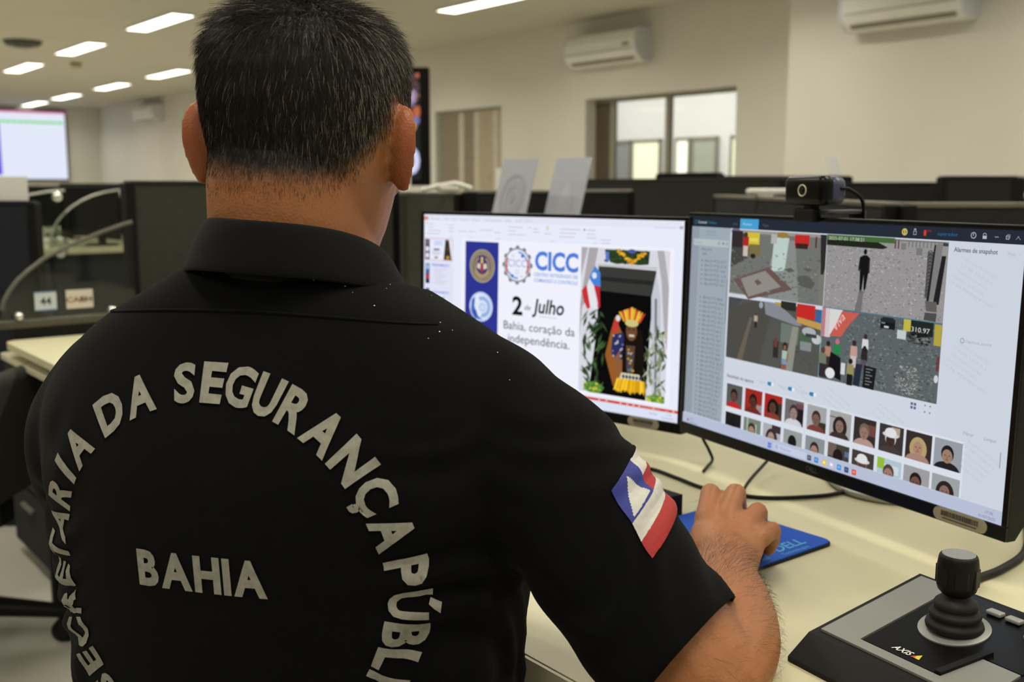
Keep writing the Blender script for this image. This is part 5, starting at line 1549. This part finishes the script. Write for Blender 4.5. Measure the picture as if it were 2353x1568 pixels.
T = np.gradient(P, axis=1); T /= np.linalg.norm(T, axis=2)[..., None] + 1e-12
S1 = np.cross(T, Nn[:, None, :] + 1e-6); S1 /= np.linalg.norm(S1, axis=2)[..., None] + 1e-12
S2 = np.cross(T, S1)
taper = np.array([1, 1, .9, .7, .25])
V = np.empty((n, K, SG, 3))
for j in range(SG):
    a = 2 * PI * j / SG
    V[:, :, j] = P + (S1 * math.cos(a) + S2 * math.sin(a)) * (rad[:, None] * taper)[..., None]
HM = np.array(HEADM)
V = V.reshape(-1, 3) @ HM[:3, :3].T + HM[:3, 3]
base = (np.arange(n) * K * SG)[:, None, None]
q = []
for k in range(K - 1):
    for j in range(SG):
        j2 = (j + 1) % SG
        q.append([k * SG + j, k * SG + j2, (k + 1) * SG + j2, (k + 1) * SG + j])
F = (base + np.array(q)[None]).reshape(-1, 4)
me = bpy.data.meshes.new('hair')
me.vertices.add(len(V)); me.vertices.foreach_set('co', V.astype(np.float32).ravel())
me.loops.add(F.size); me.loops.foreach_set('vertex_index', F.astype(np.int32).ravel())
me.polygons.add(len(F)); me.polygons.foreach_set('loop_start', (np.arange(len(F)) * 4).astype(np.int32))
me.update(calc_edges=True)
grey = rng.random(n) < (.035 + .16 * np.clip((R[:, 0] - .035) / .04, 0, 1) + .12 * np.clip((R[:, 0] + .01) / .07, 0, 1) * np.clip((.20 - R[:, 2]) / .08, .3, 1))
tone = np.array(lin((34, 28, 23)))[None, :3] * (.6 + .9 * rng.random(n))[:, None]
tone[grey] = np.array(lin((158, 146, 128)))[None, :3] * (.55 + .6 * rng.random(grey.sum()))[:, None]
colr = np.ones((n, K * SG, 4)); colr[:, :, :3] = tone[:, None, :]
cattr = me.color_attributes.new('col', 'FLOAT_COLOR', 'POINT'); cattr.data.foreach_set('color', colr.astype(np.float32).ravel())
hair_o = link('hair', me, attr_mat('hair', 'col', False, .42, .25), man, True)

# ---- fine dark hair on the right forearm
roots, norms = [], []
tries = 0
while len(roots) < 1500 and tries < 20000:
    tries += 1
    f = rng.random() ** .8
    c0 = EL_R.lerp(WR_R, float(f))
    d = Vector(rng.normal(size=3)).normalized()
    if d.z < -.2:
        continue
    hit, nrm, idx, dist = bvh.ray_cast(c0 + d * .12, -d, .12)
    if hit is None:
        continue
    roots.append(tuple(hit)); norms.append(tuple(nrm))
R = np.array(roots); Nn = np.array(norms); n = len(R)
axis = np.array((WR_R - EL_R).normalized())
flow = np.tile(axis * .8 + np.array([.35, 0, -.45]), (n, 1)) + rng.normal(size=(n, 3)) * .35
flow -= Nn * np.sum(flow * Nn, axis=1)[:, None]; flow /= np.linalg.norm(flow, axis=1)[:, None]
length = .008 + .008 * rng.random(n)
K = 4
P = np.empty((n, K, 3))
for k in range(K):
    s_ = k / (K - 1)
    P[:, k] = R + (Nn * (.55 * s_ * (1 - .35 * s_)) + flow * s_) * length[:, None]
T = np.gradient(P, axis=1); T /= np.linalg.norm(T, axis=2)[..., None]
S1 = np.cross(T, Nn[:, None, :]); S1 /= np.linalg.norm(S1, axis=2)[..., None] + 1e-9
S2 = np.cross(T, S1)
taper = np.array([1, .9, .7, .2]) * .00007
V = np.empty((n, K, 3, 3))
for j in range(3):
    a = 2 * PI * j / 3
    V[:, :, j] = P + (S1 * math.cos(a) + S2 * math.sin(a)) * taper[None, :, None]
base = (np.arange(n) * K * 3)[:, None, None]
q = [[k * 3 + j, k * 3 + (j + 1) % 3, (k + 1) * 3 + (j + 1) % 3, (k + 1) * 3 + j] for k in range(K - 1) for j in range(3)]
me = bpy.data.meshes.new('arm_hair')
me.from_pydata(V.reshape(-1, 3).tolist(), [], (base + np.array(q)[None]).reshape(-1, 4).tolist())
link('arm_hair', me, mat('arm hair', (44, 32, 24), .5, var=(60, .1)), man, True)

# ================================================================ polo shirt
MPOLO = mat('black pique knit', (8, 8, 9), .92, var=(90, .10), bump=(1500, .5, .0005), spec=.08, sheen=.022)
sh = NB()
SHIRT = [(.44, .196, .142, .130, .0), (.52, .196, .150, .120, .0), (.60, .192, .150, .116, .0), (.68, .192, .146, .118, .0), (.75, .194, .140, .126, .0), (.82, .199, .132, .133, .0), (.88, .206, .122, .138, 0),
         (.925, .212, .110, .137, 0), (.955, .212, .098, .130, 0), (.98, .205, .088, .121, 0), (1.003, .192, .080, .112, 0), (1.024, .170, .075, .103, 0), (1.042, .142, .071, .096, 0), (1.057, .114, .068, .090, .0), (1.070, .090, .066, .084, .0), (1.078, .080, .064, .080, .0)]
loft(sh, [ering(0 + .004 * (z > 1), cy, z, a, bf, bb, 48, 2.4) for z, a, bf, bb, cy in SHIRT])
SR = [tuple(W(-.025, .813, .962)) + (.062,), tuple(W(.026, .790, .918)) + (.066,), tuple(W(.068, .765, .868)) + (.063,), tuple(W(.102, .743, .822)) + (.060,), tuple(W(.150, .713, .784)) + (.056,)]
ss = spline(SR, 6)
tube(sh, [p[:3] for p in ss], [p[3] for p in ss], 24, True)
SL = [(-.152, -.012, .962, .060), (-.186, .004, .920, .064), (-.202, .035, .875, .066), (-.210, .070, .835, .066), (-.216, .10, .80, .066)]
ss2 = spline(SL, 6)
tube(sh, [p[:3] for p in ss2], [p[3] for p in ss2], 24, True)
sme = evaluated(sh, [('REMESH', dict(mode='VOXEL', voxel_size=.0055, use_smooth_shade=True)), ('SMOOTH', dict(factor=.5, iterations=16))])
sb = NB(); sb.from_mesh(sme)
# soft folds in the cloth
def smooth01(x):
    x = min(1, max(0, x)); return x * x * (3 - 2 * x)
sb.normal_update()
disp = []
for v in sb.verts:
    p = v.co
    d = .0022 * noise.noise(Vector((p.x * 14, p.y * 14, p.z * 7)))
    # folds running from the armpits down and across the sleeves
    for sgn in (1, -1):
        wgt = smooth01(1 - abs(p.x - sgn * .165) / .075) * smooth01((1.0 - p.z) / .12) * smooth01((p.z - .50) / .2)
        d += wgt * .0040 * math.sin((p.z * .55 + sgn * p.x * 1.0 + .35 * noise.noise(p * 6)) * 95)
    wgt = smooth01((p.x - .17) / .06)
    d += wgt * .0014 * math.sin((p.x * .5 - p.z * .9 + .3 * noise.noise(p * 8)) * 90)
    wgt = smooth01((.80 - p.z) / .15)
    d += wgt * .0030 * math.sin((p.z * 1.0 + .25 * p.x + .4 * noise.noise(p * 5)) * 70)
    disp.append(d)
for v, d in zip(sb.verts, disp):
    v.co += v.normal * d
sb.verts.ensure_lookup_table()
# open the neck, the hem and both cuffs
def cut(bm, p, nrm, radius, xmax=9.0):
    nrm = Vector(nrm).normalized(); p = Vector(p)
    geom = [f for f in bm.faces if (f.calc_center_median() - p).length < radius and f.calc_center_median().x < xmax]
    gv = {v for f in geom for v in f.verts}; ge = {e for f in geom for e in f.edges}
    bmesh.ops.bisect_plane(bm, geom=list(gv) + list(ge) + geom, plane_co=p, plane_no=nrm)
    kill = [f for f in bm.faces if (f.calc_center_median() - p).dot(nrm) > 0 and (f.calc_center_median() - p).length < radius and f.calc_center_median().x < xmax]
    bmesh.ops.delete(bm, geom=kill, context='FACES')
hemR, hemRn = Vector(SR[3][:3]) + (Vector(SR[4][:3]) - Vector(SR[3][:3])) * .52, Vector(SR[4][:3]) - Vector(SR[3][:3])
hemRn = (hemRn.normalized() + W(.0 + PO.x, .0 + PO.y, .0).normalized() * 0)
cut(sb, hemR, hemRn, .105)
hemL = Vector(SL[3][:3]); cut(sb, hemL, Vector(SL[4][:3]) - Vector(SL[3][:3]), .16, -.150)
cut(sb, (.004, -.005, 1.062), (0, .25, 1), .13)
cut(sb, (0, 0, .462), (0, 0, -1), .4)
bmesh.ops.recalc_face_normals(sb, faces=sb.faces[:])
sme2 = bpy.data.meshes.new('polo_shirt'); sb.to_mesh(sme2)
sbvh = BVHTree.FromBMesh(sb)
sb.free()
shirt = link('polo_shirt', sme2, MPOLO, man, True)
md = shirt.modifiers.new('thickness', 'SOLIDIFY'); md.thickness = .0024; md.offset = -1

# folded collar: stand and fall
MCOL = mat('black rib knit', (10, 10, 11), .9, var=(120, .10), bump=(2200, .4, .0004), spec=.10, sheen=.028)
b = NB()
NA = 56
cc = Vector((nc.x * .6 + .009, nc.y - .012, .010))
prof = [(.000, 1.058, 0), (-.0015, 1.078, 0), (-.001, 1.096, 0), (.0025, 1.1055, 0), (.0065, 1.1045, 0), (.0115, 1.094, 0), (.0165, 1.078, 0), (.0195, 1.066, 0), (.0175, 1.066, 0), (.0135, 1.079, 0), (.0085, 1.094, 0), (.0045, 1.100, 0), (.0035, 1.09, 0), (.0035, 1.06, 0)]
rings = []
gap = math.radians(26)
for i in range(NA + 1):
    q = PI / 2 + gap + (2 * PI - 2 * gap) * i / NA
    ca, sa = math.cos(q), math.sin(q)
    ring = []
    for r, z, _ in prof:
        rx, ry = .0625 + r * 1.05, (.0690 if sa > 0 else .0745) + r * 1.1
        fr = (sa + 1) / 2
        zz_ = z - .052 * fr ** 1.5 + (.004 if ca < 0 else -.004) * abs(ca)
        fall = max(0, r - .004) / .0155
        zz_ -= fall * .012 * fr
        ring.append(Vector((cc.x + rx * ca * (1 + .10 * fall * abs(ca)), cc.y + ry * sa + .012 * fr, cc.z + zz_)))
    rings.append(ring)
loft(b, rings)
cme = evaluated(b, [('SUBSURF', dict(levels=1, render_levels=1))])
link('collar', cme, MCOL, shirt, True)
# neck-band seam under the collar and hem seams
b = NB(); 
pts = []
for i in range(41):
    x = -.145 + .29 * i / 40
    h = sbvh.ray_cast(Vector((x, -.5, 1.048 - .55 * x * x)), Vector((0, 1, 0)), 1.0)
    if h[0] is not None:
        pts.append(h[0] + h[1] * .0002)
tube(b, pts, .0012, 6, True); obj('yoke_seam', b, MPOLO, shirt, True)
# cuff band on the right sleeve
# ---- print on the back
MPRN = mat('worn light grey print', (148, 146, 134), .8, var=(160, .16), bump=(1500, .5, .0004))
def drape(name, V2, F2, parent, m, org, ex, ez, dr, off=.0014, maxlen=.006):
    """press flat shapes (x, y) onto the shirt along dr"""
    b = NB()
    vs = [b.verts.new((x, y, 0)) for x, y in V2]
    for f in F2:
        try:
            b.faces.new([vs[i] for i in f])
        except ValueError:
            pass
    bmesh.ops.triangulate(b, faces=b.faces[:])
    for it in range(4):
        long = [e for e in b.edges if e.calc_length() > maxlen]
        if not long:
            break
        bmesh.ops.subdivide_edges(b, edges=long, cuts=1)
        bmesh.ops.triangulate(b, faces=b.faces[:])
    dead = []
    for v in b.verts:
        p = org + ex * v.co.x + ez * v.co.y
        h = sbvh.ray_cast(p, dr, .6)
        if h[0] is None:
            dead.append(v)
        else:
            nn = h[1] if h[1].dot(dr) < 0 else -h[1]
            v.co = h[0] + nn * off
    bmesh.ops.delete(b, geom=dead, context='VERTS')
    me = bpy.data.meshes.new(name); b.to_mesh(me); b.free()
    return link(name, me, m, parent, True)
CXZ, CR, LS = (-.003, .852), .1335, .0368
def glyph(ch, bold=None):
    bold = .034 if ch in 'ÇÚRGS' else .043
    V0, F0 = text_geo(ch, bold)
    x0 = min(v[0] for v in V0); x1 = max(v[0] for v in V0)
    return V0, F0, x0, x1
def put_glyph(PV, PF, ch, size, place):
    V0, F0, x0, x1 = glyph(ch)
    k = len(PV)
    for a, c_ in V0:
        PV.append(place((a - (x0 + x1) / 2) * size, c_ * size))
    PF.extend([tuple(k + i for i in f) for f in F0])
# angle of every letter's middle round the circle, counter-clockwise from the wearer's right
ARC = (('S', 224), ('E', 214.8), ('C', 205.5), ('R', 195.8), ('E', 186.6), ('T', 178.2), ('A', 169), ('R', 158.5), ('I', 149.8), ('A', 140.5),
       ('D', 125.0), ('A', 113.6), ('S', 98.6), ('E', 89.4), ('G', 80.8), ('U', 71.9), ('R', 62.8), ('A', 52.2), ('N', 40.8), ('Ç', 29.6), ('A', 18.4),
       ('P', 6.0), ('Ú', -4.2), ('B', -13.6), ('L', -22.0), ('I', -28.2), ('C', -35.4), ('A', -44.6))
PV, PF = [], []
SX = 1.0
for ch, deg in ARC:
    am = math.radians(deg)
    def place(x, y, am=am):
        r = CR + y
        th = am - x * SX / (CR + .013)
        return (CXZ[0] + r * math.cos(th), CXZ[1] + r * math.sin(th))
    g_ = glyph(ch)
    SX = min(1.05, {'A': .0268, 'D': .0248, 'N': .0250, 'R': .0215, 'G': .0222, 'Ç': .0235, 'C': .0235, 'U': .0192, 'Ú': .0205}.get(ch, .0208) / ((g_[3] - g_[2]) * LS))
    put_glyph(PV, PF, ch, LS, place)
BACK = (Vector((0, -.5, 0)), Vector((1, 0, 0)), Vector((0, 0, 1)), Vector((0, 1, 0)))
drape('circle_lettering', PV, PF, shirt, MPRN, *BACK)
PV, PF = [], []
BS = .0372
bw_ = [(glyph(ch)[3] - glyph(ch)[2]) * 1.04 + .07 for ch in 'BAHIA']
k_ = .107 / (sum(bw_) * BS)
x = -.107 / 2
for ch, wd in zip('BAHIA', bw_):
    xc = x + wd * BS * k_ / 2
    put_glyph(PV, PF, ch, BS, lambda gx, gy, xc=xc: (-.0055 + xc + gx * 1.04 * k_, .8485 + gy - .55 * xc * xc * 0))
    x += wd * BS * k_
drape('state_lettering', PV, PF, shirt, MPRN, *BACK)

# ---- specks of lint on the shoulders
b = NB()
lr = random.Random(3)
for k in range(110):
    h = sbvh.ray_cast(Vector((lr.gauss(.02, .11), lr.uniform(-.13, .02), 1.4)), Vector((0, .15, -1)).normalized(), .9)
    if h[0] is None or h[0].z < .88:
        continue
    nn = h[1] if h[1].z > 0 else -h[1]
    r_ = lr.uniform(.00025, .00065)
    t_ = nn.orthogonal().normalized(); u_ = nn.cross(t_)
    p_ = h[0] + nn * .0006
    b.faces.new([b.verts.new(p_ + (t_ * math.cos(i * PI / 3) * lr.uniform(.7, 1.6) + u_ * math.sin(i * PI / 3)) * r_) for i in range(6)])
o = obj('lint', b, MPAP, shirt); o['kind'] = 'stuff'

# ---- striped flag patch on the right sleeve
# its hoist side and the way it wraps, measured round the sleeve's axis
A0 = Vector(SR[2][:3])
ax = (Vector(SR[3][:3]) - Vector(SR[1][:3])).normalized()
HO0, HO1, TP1 = Vector((.2811, -.0632, .9243)), Vector((.313, -.0754, .8809)), Vector((.289, -.0267, .9378))
def around(p):
    d = p - A0
    t = d.dot(ax)
    return t, (d - ax * t).normalized()
t0, d0 = around(HO0); t1, d1 = around(HO1); t2, d2 = around(TP1)
e1 = d0; e2 = ax.cross(e1)
if e2.dot(d2) < 0:
    e2 = -e2
ang1 = math.atan2(d1.dot(e2), d1.dot(e1)); ang2 = math.atan2(d2.dot(e2), d2.dot(e1))
FWR = 1.38                                   # radians round the arm
def patch_ray(u, v):
    t = t0 + (t1 - t0) * (1 - v) + (t2 - t0) * u * FWR / max(.2, ang2)
    a_ = ang1 * (1 - v) + u * FWR
    d = e1 * math.cos(a_) + e2 * math.sin(a_)
    return A0 + ax * t + d * .13, -d
FC = {'w': (200, 198, 192), 'r': (160, 34, 32), 'b': (42, 50, 134)}
def flag_colour(u, v):
    """u, v in 0..1 from the hoist's lower corner"""
    if u < .42 and v > .5:
        tu, tv = (u - .04) / .34, (v - .53) / .41
        return 'w' if 0 < tv < 1 and abs(tu - .5) < .5 * (1 - tv) else 'b'
    return 'rwrw'[min(3, int(v * 4))]
GU, GV = 80, 64
b = NB()
grid = []
for j in range(GV + 1):
    row = []
    for i in range(GU + 1):
        p, dr = patch_ray(i / GU, j / GV)
        h = sbvh.ray_cast(p, dr, .2)
        row.append(None if h[0] is None else b.verts.new(h[0] + (h[1] if h[1].dot(dr) < 0 else -h[1]) * .0013))
    grid.append(row)
for j in range(GV):
    for i in range(GU):
        q4 = (grid[j][i], grid[j][i + 1], grid[j + 1][i + 1], grid[j + 1][i])
        if all(q4):
            f = b.faces.new(q4)
            f.material_index = 'wrb'.index(flag_colour((i + .5) / GU, (j + .5) / GV))
obj('flag_patch', b, [mat('flag ' + k, FC[k], .7, var=(200, .06), bump=(1500, .4, .0003)) for k in 'wrb'], shirt, True)

# ---- trousers and shoes under the desk
MTR = mat('black trousers', (24, 25, 28), .9, var=(60, .1), bump=(900, .3, .0004))
b = NB()
for s in (-1, 1):
    tube(b, [(s * .09, .0, .52), (s * .12, .20, .53), (s * .14, .40, .515), (s * .14, .44, .44), (s * .14, .42, .26), (s * .14, .42, .09)], [.10, .088, .070, .064, .056, .048], 18, True)
tube(b, [(-.10, -.01, .50), (.10, -.01, .50)], [.115, .115], 18, True)
tme = evaluated(b, [('REMESH', dict(mode='VOXEL', voxel_size=.009, use_smooth_shade=True)), ('SMOOTH', dict(factor=.5, iterations=6))])
link('trousers', tme, MTR, man, True)
for s in (-1, 1):
    b = NB(); tube(b, [(s * .14, .36, .048), (s * .14, .44, .052), (s * .145, .53, .042), (s * .15, .60, .034)], [.042, .044, .040, .030], 14, True, (.95, 1.0))
    bx(b, (s * .145, .48, .008), (.088, .29, .016), .005); obj('shoe', b, MBLKS, man, True)

# his chair: low back below the picture
t = thing('office_chair', 'low black office chair the man sits on, hidden beneath him', 'chair', PO, YAW)
b = NB(); bx(b, (0, .02, .385), (.50, .50, .07), .03, 4); obj('seat', b, MDK2, t, True)
b = NB(); bx(b, (0, -.20, .56), (.44, .05, .22), .024, 4); obj('backrest', b, MDK2, t, True)
b = NB(); bx(b, (0, -.215, .42), (.07, .02, .16), .006); obj('back_bracket', b, MBLK, t)
b = NB(); cyl(b, (0, 0, .1), .026, .26, 20); obj('gas_column', b, MCHR, t)
for k in range(5):
    a = math.radians(36 + k * 72); ca_, sa_ = math.cos(a), math.sin(a)
    b = NB(); tube(b, [(.03 * ca_, .03 * sa_, .125), (.18 * ca_, .18 * sa_, .11), (.30 * ca_, .30 * sa_, .078)], [.034, .03, .021], 10, True, (.8, 1.1)); lg = obj('base_leg', b, MBLK, t, True)
    b = NB(); lathe(b, (.30 * ca_, .30 * sa_, .03), [(.01, -.03), (.028, -.026), (.03, 0), (.028, .026), (.01, .03)], 16, 'x'); obj('caster', b, MRUB, lg, True)
